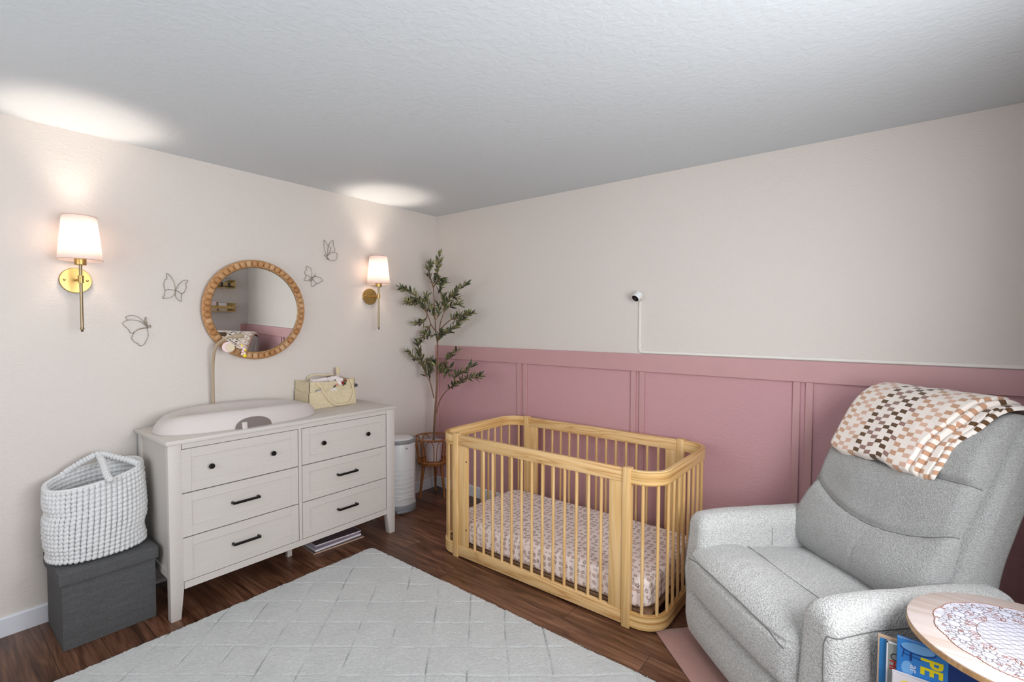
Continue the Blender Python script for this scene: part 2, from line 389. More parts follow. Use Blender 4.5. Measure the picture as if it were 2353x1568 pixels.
def _blanket():
    t = NT('checked_throw'); uv = t.n('ShaderNodeTexCoord').outputs['UV']; s = t.n('ShaderNodeSeparateXYZ'); t.l(uv, s.inputs[0])
    i = t.math('FLOOR', t.math('DIVIDE', s.outputs[0], 0.0270)); j = t.math('FLOOR', t.math('DIVIDE', s.outputs[1], 0.0165))
    even = t.math('LESS_THAN', t.math('FLOORED_MODULO', t.math('ADD', i, j), 2.0), 0.5)
    pp = t.math('FLOORED_MODULO', t.math('FLOOR', t.math('MULTIPLY', t.math('ADD', i, j), 0.5)), 2.0); qq = t.math('FLOORED_MODULO', t.math('FLOOR', t.math('MULTIPLY', t.math('SUBTRACT', i, j), 0.5)), 2.0)
    keep = t.math('SUBTRACT', 1.0, t.math('MULTIPLY', pp, qq))
    f = t.math('MULTIPLY', even, keep)
    band = t.math('DIVIDE', t.math('FLOORED_MODULO', t.math('SUBTRACT', i, 15.0), 22.0), 22.0)
    x = t.n('ShaderNodeValToRGB'); x.color_ramp.interpolation = 'CONSTANT'; e = x.color_ramp.elements
    st = [(0, (196, 156, 128)), (0.10, (212, 174, 154)), (0.18, (192, 152, 124)), (0.25, (96, 70, 44)), (0.31, (146, 114, 104)), (0.37, (90, 64, 42)), (0.46, (150, 116, 106)), (0.52, (194, 152, 124)), (0.62, (212, 174, 154)), (0.70, (190, 148, 120)), (0.84, (92, 66, 42))]
    while len(e) < len(st): e.new(0.5)
    for k, (p, c) in zip(e, st): k.position = p; k.color = lin(c)
    t.l(band, x.inputs[0])
    t.base(t.mix(f, lin((232, 222, 214)), x.outputs[0]), 0.95, 0, 0.15)
    t.b.inputs['Sheen Weight'].default_value = 0.3
    wv = t.n('ShaderNodeTexNoise'); wv.inputs['Scale'].default_value = 300; t.l(uv, wv.inputs['Vector'])
    t.bump(t.math('ADD', t.math('MULTIPLY', f, 0.5), wv.outputs['Fac']), 0.3, 0.002); return t.m
M['throw'] = _blanket()
def _mirror():
    t = NT('mirror_glass'); return t.base((0.86, 0.87, 0.85, 1), 0.01, 1.0)
M['mirror'] = _mirror()
def _pane():
    t = NT('window_glass'); tr = t.n('ShaderNodeBsdfTransparent'); gl = t.n('ShaderNodeBsdfGlossy'); gl.inputs['Roughness'].default_value = 0.02
    mx = t.n('ShaderNodeMixShader'); mx.inputs[0].default_value = 0.06; t.l(tr.outputs[0], mx.inputs[1]); t.l(gl.outputs[0], mx.inputs[2]); t.l(mx.outputs[0], t.out.inputs[0]); return t.m
M['pane'] = _pane()
def _shade():
    t = NT('linen_lamp_shade'); t.t.nodes.remove(t.b)
    d = t.n('ShaderNodeBsdfDiffuse'); d.inputs[0].default_value = lin((240, 232, 230)); tl = t.n('ShaderNodeBsdfTranslucent'); tl.inputs[0].default_value = lin((252, 244, 240))
    mx = t.n('ShaderNodeMixShader'); mx.inputs[0].default_value = 0.55; t.l(d.outputs[0], mx.inputs[1]); t.l(tl.outputs[0], mx.inputs[2])
    t.l(mx.outputs[0], t.out.inputs[0]); return t.m
M['shade'] = _shade()
def _bulb():
    t = NT('lit_bulb'); t.base(lin((255, 240, 220)), 0.4); t.b.inputs['Emission Color'].default_value = lin((255, 226, 196)); t.b.inputs['Emission Strength'].default_value = 20; return t.m
M['bulb'] = _bulb()
M['soil'] = simple('dark_soil', (34, 28, 24), 0.9, var=0.3, vs=60, bump=0.6, bs=90, bd=0.005)
M['pot'] = simple('pale_ceramic', (206, 198, 204), 0.4, var=0.03)
M['bark'] = simple('olive_bark', (122, 92, 70), 0.8, var=0.25, vs=50, bump=0.5, bs=140)
def _leaf():
    t = NT('olive_leaf'); g = t.n('ShaderNodeNewGeometry')
    c = t.ramp(g.outputs['Random Per Island'], [(0.0, lin((48, 58, 40))), (0.45, lin((76, 86, 54))), (0.75, lin((112, 114, 70))), (1.0, lin((146, 142, 90)))])
    t.base(c, 0.45, 0, 0.4); return t.m
M['leaf'] = _leaf()
M['olive'] = simple('dark_olive_fruit', (44, 26, 34), 0.25, var=0.1)
M['arm_tan'] = simple('tan_mobile_arm', (168, 150, 124), 0.45, var=0.04)
M['pinkish'] = simple('pale_pink_felt', (232, 208, 210), 0.8, var=0.03)
M['cream_disc'] = simple('cream_felt_disc', (214, 198, 172), 0.8, var=0.04)
M['yellow'] = simple('yellow_paint', (240, 222, 30), 0.5, var=0.03)
M['red'] = simple('cherry_red', (140, 28, 24), 0.3, var=0.1)
M['green'] = simple('leaf_green', (70, 120, 60), 0.5, var=0.1)
M['white_cloth'] = simple('white_cloth', (228, 218, 216), 0.8, var=0.03)
M['paper'] = simple('white_paper', (226, 222, 226), 0.6, var=0.02)
M['paper_dark'] = simple('dark_printed_card', (92, 80, 84), 0.5, var=0.15, vs=12)
M['kraft'] = simple('kraft_edge', (188, 160, 138), 0.7, var=0.05)
M['blue'] = simple('blue_cover', (56, 132, 208), 0.35, var=0.12, vs=10)
M['blue_dark'] = simple('dark_blue_ink', (30, 62, 128), 0.4, var=0.1)
M['blue_light'] = simple('light_blue_ink', (120, 178, 232), 0.4, var=0.1)
M['cover_blue2'] = simple('steel_blue_cover', (50, 122, 182), 0.4, var=0.15, vs=8)
M['cover_grey'] = simple('grey_green_cover', (146, 150, 142), 0.5, var=0.06)
M['ink'] = simple('dark_ink', (34, 34, 38), 0.5)
M['red_ink'] = simple('red_ink', (176, 44, 40), 0.5)
M['doily'] = simple('doily_white_thread', (208, 208, 222), 0.45, var=0.03)
M['doily_line'] = simple('doily_grey_thread', (132, 122, 128), 0.7, var=0.1)
M['doily_rust'] = simple('doily_rust_edge', (142, 92, 72), 0.7, var=0.15)
M['plush'] = simple('grey_white_plush', (190, 188, 184), 0.95, var=0.06, bump=0.4)
M['platform'] = simple('crib_platform_board', (128, 98, 72), 0.6, var=0.08)
M['lavender'] = simple('lavender_sleeve', (186, 172, 190), 0.3, var=0.05)
M['spray'] = simple('clear_bottle', (206, 194, 176), 0.2, var=0.04)
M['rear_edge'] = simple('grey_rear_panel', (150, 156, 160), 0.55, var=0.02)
M['seam'] = simple('grey_seam_thread', (112, 112, 111), 0.9)

# ================================================================ THE ROOM
def wall_with_hole(name, axis, at, thick, a0, a1, hole, m, z1=H):
    """axis 'x': wall in the plane x=at, running along y"""
    bm = NB(); h0, h1, z0, zt = hole
    def bx(p0, p1, q0, q1):
        if axis == 'x': box(bm, (min(at, at + thick), p0, q0), (max(at, at + thick), p1, q1))
        else: box(bm, (p0, min(at, at + thick), q0), (p1, max(at, at + thick), q1))
    bx(a0, h0, 0, z1); bx(h1, a1, 0, z1); bx(h0, h1, 0, z0); bx(h0, h1, zt, z1)
    return struct(name, bm, m, smooth=False)
bm = NB(); box(bm, (-0.12, FY - 0.12, 0), (0, 0.12, H)); struct('wall_left', bm, M['cream'], smooth=False)
WZ = 1.285
bm = NB(); box(bm, (0, 0, WZ - 0.01), (RW + 0.12, 0.12, H), mi=0); box(bm, (0, 0, 0), (RW + 0.12, 0.12, WZ - 0.01), mi=1)
struct('wall_back', bm, [M['cream'], M['pink']], smooth=False)
wall_with_hole('wall_right', 'x', RW, 0.12, FY, 0, WIN_R, M['grey_wall'])
wall_with_hole('wall_front', 'y', FY, -0.12, 0, RW + 0.12, WIN_F, M['cream'])
bm = NB(); box(bm, (-0.12, FY - 0.12, -0.1), (RW + 0.12, 0.12, 0)); struct('floor', bm, M['floor'], smooth=False)
bm = NB(); box(bm, (-0.12, FY - 0.12, H), (RW + 0.12, 0.12, H + 0.1)); struct('ceiling', bm, M['ceiling'], smooth=False)
def base_prof(t=0.013, h=0.092): return [(0, 0), (t, 0), (t, h - 0.008), (t - 0.006, h), (0, h)]
bm = NB(); b = NB(); prism(b, [(x, z) for x, z in base_prof()], FY, -0.0, 'y'); add(bm, b); struct('baseboard_left', bm, M['white_trim'], smooth=False)
bm = NB(); prism(bm, [(-t, z) for t, z in base_prof()], 0.013, RW, 'x'); struct('baseboard_back', bm, M['white_trim'], smooth=False)
bm = NB(); prism(bm, [(RW - t, z) for t, z in base_prof()], FY, -0.013, 'y'); struct('baseboard_right', bm, M['white_trim'], smooth=False)
# wainscot: top rail and the pairs of narrow battens
bm = NB(); box(bm, (0, -0.02, 1.17), (RW, 0, WZ), 0.002, 1); struct('trim_1', bm, M['pink_trim'], smooth=False)
k = 2
for cx in (0.018, 0.978, 1.936, 2.880, 3.822):
    for s in ((0,) if cx < 0.1 else (-1, 1)):
        bm = NB(); x = cx + s * 0.030
        box(bm, (x - 0.0175, -0.012, 0.092), (x + 0.0175, 0, 1.17), 0.0015, 1)
        struct('trim_%d' % k, bm, M['pink_trim'], smooth=False); k += 1
bm = NB(); box(bm, (RW - 0.012, -0.10, 0.092), (RW, 0, WZ), 0.0015, 1); struct('trim_%d' % k, bm, M['pink_trim'], smooth=False)
# windows (outside the picture; the one behind the camera is added for fill)
def window(name, axis, at, out, a0, a1, z0, z1):
    root = bpy.data.objects.new(name, None); C.objects.link(root); root['kind'] = 'structure'
    def bx(bm, p0, p1, q0, q1, d0=0.03, d1=0.08):
        e0, e1 = at + out * d0, at + out * d1
        if axis == 'x': box(bm, (min(e0, e1), p0, q0), (max(e0, e1), p1, q1), 0.002, 1)
        else: box(bm, (p0, min(e0, e1), q0), (p1, max(e0, e1), q1), 0.002, 1)
    f = NB(); w = 0.045; bx(f, a0, a0 + w, z0, z1); bx(f, a1 - w, a1, z0, z1); bx(f, a0 + w, a1 - w, z0, z0 + w); bx(f, a0 + w, a1 - w, z1 - w, z1)
    m = (a0 + a1) / 2; bx(f, m - 0.02, m + 0.02, z0 + w, z1 - w)
    obj('frame', f, M['white_trim'], root, smooth=False)
    for p0, p1 in ((a0 + w, m - 0.02), (m + 0.02, a1 - w)):
        g = NB(); bx(g, p0, p1, z0 + w, z1 - w, 0.052, 0.056); obj('pane', g, M['pane'], root, smooth=False)
    s = NB(); bx(s, a0 - 0.03, a1 + 0.03, z0 - 0.025, z0, -0.03, 0.03); obj('sill', s, M['white_trim'], root, smooth=False)
window('window_1', 'x', RW, 1, *WIN_R)
window('fill_window', 'y', FY, -1, *WIN_F)

# ================================================================ DRESSER
def make_dresser():
    y0, y1, xf, zt = -2.242, -0.862, 0.512, 0.900
    t = thing('dresser', 'wide off-white six-drawer dresser with black pulls, against the left wall', 'dresser', (0.26, (y0 + y1) / 2, 0))
    K = dict(world=True)
    m = M['dresser']
    bm = NB(); box(bm, (0.018, y0, zt - 0.022), (xf, y1, zt), 0.003, 2); obj('dresser_top', bm, m, t, **K)
    a, b = y0 + 0.01, y1 - 0.01; xb = 0.505
    bm = NB()
    # rails, centre stile, bottom rail and sides
    box(bm, (xb - 0.02, a + 0.06, 0.852), (xb, b - 0.068, zt - 0.022), 0.001, 1)
    box(bm, (xb - 0.02, -1.577 + 0.003, 0.183), (xb, -1.552 - 0.003, 0.852), 0.001, 1)
    box(bm, (xb - 0.02, a + 0.06, 0.146), (xb, b - 0.068, 0.181), 0.001, 1)
    for yy, s in ((a, 1), (b, -1)):
        lo, hi = sorted((yy + s * 0.010, yy + s * 0.024))
        box(bm, (0.04, lo, 0.205), (xb - 0.04, hi, zt - 0.022))
        lo, hi = sorted((yy + s * 0.003, yy + s * 0.024)); box(bm, (0.04, lo, 0.205), (xb - 0.04, hi, 0.245), 0.001, 1)
    box(bm, (0.03, a + 0.03, 0.19), (xb - 0.03, b - 0.03, 0.205))
    obj('carcass', bm, m, t, **K)
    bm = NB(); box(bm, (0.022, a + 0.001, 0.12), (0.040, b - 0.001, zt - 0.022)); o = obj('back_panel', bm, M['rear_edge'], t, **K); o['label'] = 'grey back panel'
    bm = NB(); box(bm, (xb - 0.024, a + 0.055, 0.150), (xb - 0.020, b - 0.06, 0.875)); obj('drawer_gap', bm, M['gap'], t, **K)
    # front legs: full-height stiles that taper on the inner side below the case
    for yy, s in ((a, 1), (b, -1)):
        w = 0.058 if s == 1 else 0.066
        pts = [(yy, 0), (yy + s * 0.044, 0), (yy + s * w, 0.146), (yy + s * w, zt - 0.022), (yy, zt - 0.022)]
        if s < 0: pts = pts[::-1]
        bm = NB(); prism(bm, pts, xb - 0.045, xb, 'x', 0.002); obj('leg', bm, m, t, **K)
        pts = [(yy, 0), (yy + s * 0.04, 0), (yy + s * 0.05, 0.146), (yy + s * 0.05, zt - 0.022), (yy, zt - 0.022)]
        if s < 0: pts = pts[::-1]
        bm = NB(); prism(bm, pts, 0.0415, 0.085, 'x', 0.002); obj('leg', bm, m, t, **K)
    bm = NB(); box(bm, (0.26, -1.54, 0), (0.29, -1.51, 0.19), 0.002, 1); obj('leg', bm, m, t, **K)
    rows = [(0.849, 0.6305), (0.6255, 0.4065), (0.4015, 0.184)]
    for c, (q0, q1) in enumerate(((-2.181 + 0.003, -1.577), (-1.552, -0.942 - 0.003))):
        for r, (zu, zl) in enumerate(rows):
            bm = NB(); f = 0.046
            box(bm, (xb - 0.019, q0, zl), (xb - 0.001, q0 + f, zu), 0.0012, 1); box(bm, (xb - 0.019, q1 - f, zl), (xb - 0.001, q1, zu), 0.0012, 1)
            box(bm, (xb - 0.019, q0 + f, zl), (xb - 0.001, q1 - f, zl + f), 0.0012, 1); box(bm, (xb - 0.019, q0 + f, zu - f), (xb - 0.001, q1 - f, zu), 0.0012, 1)
            box(bm, (xb - 0.019, q0 + f - 0.002, zl + f - 0.002), (xb - 0.0055, q1 - f + 0.002, zu - f + 0.002))
            d = obj('drawer', bm, m, t, **K)
            yc, zc = (q0 + q1) / 2, (zu + zl) / 2
            if r == 0:
                for yk in (((-2.043), (-1.726)) if c == 0 else ((-1.417), (-1.097))):
                    bm = NB(); lathe(bm, [(0.004, 0), (0.004, 0.012), (0.011, 0.014), (0.0142, 0.020), (0.0125, 0.026), (0.0, 0.027)], 20, M=axis_M((xb - 0.006, yk, 0.741), (1, 0, 0)))
                    obj('knob', bm, M['black_metal'], d, **K)
            else:
                bm = NB(); ya = -1.876 if c == 0 else -1.252
                zz = 0.518 if r == 1 else 0.2945
                for s in (-1, 1): box(bm, (xb - 0.006, ya + s * 0.066 - 0.006, zz - 0.006), (xb + 0.022, ya + s * 0.066 + 0.006, zz + 0.006), 0.002, 1)
                box(bm, (xb + 0.015, ya - 0.070, zz - 0.0062), (xb + 0.0265, ya + 0.070, zz + 0.0062), 0.002, 1)
                obj('drawer_pull', bm, M['black_metal'], d, **K)
    return t
make_dresser()

# ================================================================ CHANGING PAD
def pad():
    t = thing('changing_pad', 'light grey peanut changing pad with a dark half-moon cutout on the dresser', 'changing pad', (0.27, -1.79, 0.9))
    yc, xc, hy, hx = 0.0, 0.0, 0.432, 0.196
    N, Rr = 96, 22
    bm = bmesh.new(); rings = []
    prof = [(1.0, 0.0), (1.0, 0.008), (0.985, 0.03), (0.955, 0.055), (0.90, 0.078), (0.82, 0.088), (0.74, 0.086), (0.66, 0.074), (0.56, 0.058), (0.42, 0.046), (0.25, 0.041), (0.0, 0.040)]
    for s, z in prof:
        ring = []
        for k in range(N):
            a = 2 * PI * k / N; cy, cx = math.cos(a), math.sin(a)
            e = 2.5; rr = (abs(cy) ** e + abs(cx) ** e) ** (-1 / e)
            y = rr * cy * hy * s; x = rr * cx * hx * s * (1 - 0.04 * math.cos(a * 2))
            endf = 0.80 + 0.34 * min(1.0, abs(cx) ** 1.2)      # the two long rims stand higher than the open ends
            zz = z * (endf if z > 0.03 else 1.0)
            if s > 0.5 and cy < -0.2: zz *= 1.0 + 0.10 * (-cy)
            ring.append(bm.verts.new((x, y, zz)) if s > 0 else None)
        if s == 0:
            c = bm.verts.new((0, 0, z)); rings.append([c])
        else: rings.append(ring)
    bm.faces.new(rings[0][::-1])
    for A, B in zip(rings[:-1], rings[1:]):
        for k in range(N):
            k2 = (k + 1) % N
            if len(B) > 1: bm.faces.new((A[k], A[k2], B[k2], B[k]))
            else: bm.faces.new((A[k], A[k2], B[0]))
    bmesh.ops.recalc_face_normals(bm, faces=list(bm.faces))
    obj('pad_body', bm, M['pad'], t, angle=180)
    # half-moon recess on the long front face (follows the flank of the rim)
    fl = [(0.0, 0.1965), (0.008, 0.1965), (0.03, 0.1935), (0.052, 0.189), (0.07, 0.182)]
    def flank(z):
        for (a, xa), (b, xb) in zip(fl[:-1], fl[1:]):
            if z <= b: return xa + (xb - xa) * (z - a) / (b - a)
        return fl[-1][1]
    ye = -1.813 + 1.79
    def edge_x(y, z):
        e = 2.5; q = (1 - min(0.99, abs(y / hy)) ** e) ** (1 / e); return flank(z) * q * 1.04
    def moon(u, v, off):
        y = ye + (u * 2 - 1) * 0.098; top = 0.056 * math.sqrt(max(0, 1 - abs(u * 2 - 1) ** 2.3)); z = 0.002 + v * top
        return (edge_x(y, z) + off, y, z)
    b = sheet(lambda u, v: moon(u, v, 0.0035), 40, 8); b2 = sheet(lambda u, v: moon(u, v, -0.004), 40, 8)
    add(b, b2); o = obj('cutout_panel', b, M['pad_dark'], t); o['label'] = 'dark half-moon cutout'
    bm = NB(); yy = ye - 0.052; prism(bm, [(edge_x(yy, 0.0) + 0.004, 0.0), (edge_x(yy, 0.0) + 0.012, 0.0), (edge_x(yy, 0.036) + 0.012, 0.034), (edge_x(yy, 0.036) + 0.003, 0.036)], yy - 0.012, yy + 0.014, 'y', 0.001)
    obj('strap', bm, M['pad'], t)
pad()

# ================================================================ FELT CADDY WITH ITS CONTENTS
def caddy():
    x0, x1, y0, y1, z0, zt = 0.012, 0.200, -1.334, -0.986, 0.9, 1.085
    t = thing('storage_caddy', 'cream felt caddy with rope handles and pockets on the dresser', 'caddy', ((x0 + x1) / 2, (y0 + y1) / 2, z0))
    K = dict(world=True); w = 0.006
    bm = NB()
    box(bm, (x0, y0, z0), (x1, y1, z0 + w), 0.002, 1)
    def wall(pts, a0, a1, ax): prism(bm, pts, a0, a1, ax, 0.0015, seg=1)
    sag = lambda k, n, d: d * math.sin(PI * k / n)
    n = 10
    for xa in (x0, x1 - w): wall([(y0, z0), (y1, z0)] + [(y1 + (y0 - y1) * k / n, zt - sag(k, n, 0.010)) for k in range(n + 1)], xa, xa + w, 'x')
    for ya in (y0, y1 - w): wall([(x0, z0), (x1, z0)] + [(x1 + (x0 - x1) * k / n, zt + 0.006 - sag(k, n, 0.014)) for k in range(n + 1)], ya, ya + w, 'y')
    wall([(y0 + w, z0), (y1 - w, z0), (y1 - w, zt - 0.045), (y0 + w, zt - 0.045)], (x0 + x1) / 2, (x0 + x1) / 2 + 0.004, 'x')
    obj('caddy_body', bm, M['felt'], t, **K)
    bm = NB(); pz = 1.015
    prism(bm, [(y0 - 0.002, z0), (y1 + 0.002, z0), (y1 + 0.002, pz), (y0 - 0.002, pz - 0.002)], x1 + 0.006, x1 + 0.010, 'x', 0.0012, seg=1)
    for yy in (y0 - 0.002, (y0 + y1) / 2 - 0.06, y1 - 0.002): box(bm, (x1, yy, z0), (x1 + 0.008, yy + 0.004, pz - 0.002))
    prism(bm, [(x0, z0), (x1 + 0.008, z0), (x1 + 0.008, pz - 0.002)] + [(x1 + (x0 - x1) * k / 8, pz - 0.01 * math.sin(PI * k / 8) + 0.012 * k / 8) for k in range(9)], y0 - 0.007, y0 - 0.003, 'y', 0.0012, seg=1)
    box(bm, (x1 + 0.002, y0 - 0.007, z0), (x1 + 0.008, y0, pz - 0.004)); box(bm, (x0, y0 - 0.007, z0), (x0 + 0.006, y0, pz - 0.002))
    obj('pocket', bm, M['felt'], t, **K)
    for (ya, yb, dz, xo) in ((-1.262, -1.008, 0.168, 0.022),):
        pts = [(x1 + 0.006, ya - 0.012, 1.066), (x1 + 0.012, ya + 0.004, 1.045), (x1 + 0.017, ya + 0.03, 0.995), (x1 + 0.022, ya + 0.075, 0.935), (x1 + 0.030, ya + 0.135, 0.909), (x1 + 0.026, yb - 0.04, 0.918), (x1 + 0.020, yb - 0.006, 0.965), (x1 + 0.014, yb - 0.004, 1.02), (x1 + 0.006, yb - 0.014, 1.066)]
        bm = NB(); tube(bm, spline(pts, 6), 0.0062, 10)
        for yy in (ya - 0.014, yb - 0.012): prism(bm, [(yy - 0.016, 1.080), (yy + 0.016, 1.080), (yy + 0.010, 1.042), (yy - 0.002, 1.042)], x1, x1 + 0.007, 'x', 0.0015, seg=1)
        obj('handle', bm, M['felt_handle'], t, **K)
    bm = NB(); tube(bm, spline([(x0 + 0.004, -1.25, 1.07), (x0 + 0.012, -1.24, 1.10), (x0 + 0.03, -1.20, 1.112), (x0 + 0.04, -1.13, 1.105), (x0 + 0.03, -1.06, 1.10), (x0 + 0.004, -1.03, 1.07)], 6), 0.006, 8)
    obj('handle', bm, M['felt_handle'], t, **K)
    # contents
    t2 = thing('wipes_packet', 'white folded cloth packet with a blue tip lying across the caddy', 'cloth', (0.10, -1.19, 1.06))
    bm = NB(); rbox(bm, (-0.025, -0.075, 0.0), (0.025, 0.045, 0.032), 0.012, 8, lambda p: (p.x + 0.004 * math.sin(p.y * 60), p.y, p.z + 0.004 * math.sin(p.y * 40 + p.x * 50)))
    obj('packet', bm, M['white_cloth'], t2)
    bm = NB(); rbox(bm, (-0.014, 0.045, 0.008), (0.014, 0.062, 0.024), 0.006, 4); obj('tip', bm, M['blue_dark'], t2)
    t2 = thing('burp_cloth', 'crumpled white muslin cloth on top of the caddy beside the cherries', 'cloth', (0.13, -1.115, 1.062))
    bm = NB()
    rbox(bm, (-0.035, -0.045, 0), (0.035, 0.05, 0.036), 0.017, 14, lambda p: (p.x + 0.006 * noise.noise(p * 40), p.y + 0.007 * noise.noise(p * 45 + Vector((3, 1, 2))), max(0, p.z) * (1.15 - abs(p.y) * 7) + 0.006 * noise.noise(p * 50)))
    rbox(bm, (0.02, -0.01, 0.004), (0.085, 0.05, 0.012), 0.004, 8, lambda p: (p.x, p.y + 0.005 * math.sin(p.x * 90), p.z + 0.018 - max(0, p.x - 0.055) * 1.3 + 0.002 * math.sin(p.y * 200)))
    obj('cloth', bm, M['white_cloth'], t2)
    t2 = thing('cherry_toy', 'little red cherry and green leaf toy hanging over the caddy front', 'toy', (0.212, -1.082, 1.058))
    bm = NB(); ball(bm, (0, -0.010, 0.002), 0.011, 14, 10); ball(bm, (0.002, 0.012, 0.014), 0.010, 14, 10); obj('cherry', bm, M['red'], t2)
    bm = NB(); ball(bm, (0.006, 0.006, -0.006), 0.009, 12, 8, (0.4, 1.1, 0.9)); ball(bm, (0.006, 0.008, 0.008), 0.008, 12, 8, (0.4, 1.0, 1.0)); obj('leaf', bm, M['green'], t2)
    bm = NB(); ball(bm, (0.008, 0.0, -0.004), 0.006, 10, 8); ball(bm, (0.0, -0.004, -0.012), 0.006, 10, 8); tube(bm, [(0, 0.0, 0.0), (-0.006, 0.004, 0.02), (-0.02, 0.006, 0.024)], 0.002, 6); obj('clasp', bm, M['ink'], t2)
    t2 = thing('pacifier_clip', 'tiny black and coral clip on the caddy front left of the cherries', 'clip', (0.210, -1.145, 1.045))
    bm = NB(); rbox(bm, (-0.003, -0.016, -0.006), (0.003, 0.002, 0.004), 0.002, 4, lambda p: (p.x, p.y, p.z + p.y * 0.5)); obj('clip', bm, M['ink'], t2)
    bm = NB(); rbox(bm, (-0.004, 0.002, 0.0), (0.004, 0.014, 0.011), 0.003, 4); obj('bead', bm, simple('coral', (226, 120, 106), 0.5), t2)
    t2 = thing('lotion_bottle', 'beige bottle standing up at the back corner of the caddy', 'bottle', (0.062, -1.035, 0.906))
    bm = NB(); lathe(bm, [(0.0, 0), (0.019, 0), (0.020, 0.01), (0.020, 0.19), (0.012, 0.205), (0.0, 0.206)], 24); obj('body', bm, M['spray'], t2)
    bm = NB(); lathe(bm, [(0.0, 0.206), (0.014, 0.206), (0.015, 0.235), (0.012, 0.25), (0, 0.252)], 20); obj('cap', bm, M['felt_handle'], t2)
    bm = NB(); lathe(bm, [(0.0203, 0.14), (0.0206, 0.141), (0.0206, 0.186), (0.0203, 0.187)], 24, cap=False); obj('bottle_label', bm, M['lavender'], t2)
    t2 = thing('dark_container', 'small dark cup behind the cloth at the back of the caddy', 'cup', (0.068, -1.098, 0.906))
    bm = NB(); lathe(bm, [(0.0, 0), (0.022, 0), (0.026, 0.17), (0.026, 0.188), (0.023, 0.188), (0.021, 0.02), (0, 0.02)], 24); obj('cup', bm, M['ink'], t2)
    t2 = thing('hair_clip', 'grey and white plastic clip in the left front pocket of the caddy', 'clip', (0.2065, -1.272, 0.99))
    bm = NB(); rbox(bm, (-0.0015, -0.022, 0.0), (0.0015, 0.022, 0.036), 0.001, 4, lambda p: (p.x, p.y, p.z + p.y * 0.15)); obj('clip', bm, M['pad'], t2)
    bm = NB(); tube(bm, [(0.002, -0.022, 0.018), (0.002, -0.018, 0.034), (0.002, 0.018, 0.038)], 0.0016, 6); obj('rim', bm, M['ink'], t2)
    t2 = thing('folded_wipe', 'white folded wipe peeking from the middle front pocket of the caddy', 'cloth', (0.2065, -1.155, 0.985))
    bm = NB(); rbox(bm, (-0.0015, -0.03, 0.0), (0.0015, 0.025, 0.042), 0.001, 6, lambda p: (p.x, p.y, p.z * (1 - abs(p.y) * 6))); obj('wipe', bm, M['paper'], t2)
    t2 = thing('keyring_charm', 'small round dark charm on the right end of the caddy', 'charm', (0.15, y1, 1.03))
    bm = NB(); lathe(bm, [(0.0, 0), (0.013, 0), (0.013, 0.005), (0, 0.005)], 20, M=axis_M((0.03, 0.022, -0.002), (1, -0.4, 0))); obj('disc', bm, M['ink'], t2)
    bm = NB(); tube(bm, spline([(0.028, 0.0, 0.014), (0.03, 0.01, 0.016), (0.032, 0.02, 0.008)], 4), 0.0018, 6); obj('strap', bm, M['felt_handle'], t2)
caddy()

# ================================================================ DIAPER PAIL
def pail():
    t = thing('diaper_pail', 'white plastic diaper pail with a grey rim between dresser and plant stand', 'pail', (0.178, -0.572, 0))
    rr = 0.128
    def col(z0, z1, r, bm, n=48, bev=0.004):
        # round front, flattened back towards the wall
        pts = []
        for k in range(n):
            a = 2 * PI * k / n; x = math.cos(a) * r; pts.append((max(x, -0.118), math.sin(a) * r))
        prism(bm, pts, z0, z1, 'z', bev)
    bm = NB(); col(0.055, 0.540, rr, bm); obj('body', bm, M['white_plastic'], t)
    bm = NB(); col(0.0, 0.060, rr + 0.004, bm); obj('base', bm, M['grey_plastic'], t)
    bm = NB(); col(0.540, 0.566, rr + 0.005, bm); obj('rim', bm, M['grey_plastic'], t)
    bm = NB(); lathe(bm, [(0.0, 0.58), (0.06, 0.578), (0.105, 0.571), (0.112, 0.565), (0.112, 0.56)], 40); obj('lid', bm, M['white_plastic'], t)
    f = -0.35
    def P(a, z, r=rr): return (math.cos(a) * r, math.sin(a) * r, z)
    bm = NB()
    for k in range(7):
        z = 0.345 - k * 0.034; tube(bm, [P(-1.15 + 1.45 * i / 20, z - 0.004 * (1 - abs(i / 10 - 1)), rr + 0.0008) for i in range(21)], 0.0032, 8)
    for a in (0.34,): tube(bm, [P(a, 0.36 - i * 0.03, rr + 0.001) for i in range(10)], 0.0025, 6)
    obj('ribs', bm, M['white_plastic'], t)
    bm = NB(); tube(bm, [P(-1.0 + 1.5 * i / 20, 0.062 + 0.058 * math.sqrt(max(0, 1 - (i / 10 - 1) ** 2)), rr + 0.002) for i in range(21)], 0.006, 8); obj('pedal_arch', bm, M['white_plastic'], t)
    bm = NB(); rbox(bm, (0.09, -0.075, 0.012), (0.150, 0.02, 0.03), 0.008, 6, lambda p: (p.x * math.cos(-0.3) - p.y * math.sin(-0.3), p.x * math.sin(-0.3) + p.y * math.cos(-0.3), p.z)); obj('pedal', bm, M['grey_plastic'], t)
    bm = NB(); a = -0.2; ball(bm, P(a, 0.508, rr), 0.011, 12, 8, (0.35, 1, 0.55)); obj('latch', bm, M['grey_plastic'], t)
pail()

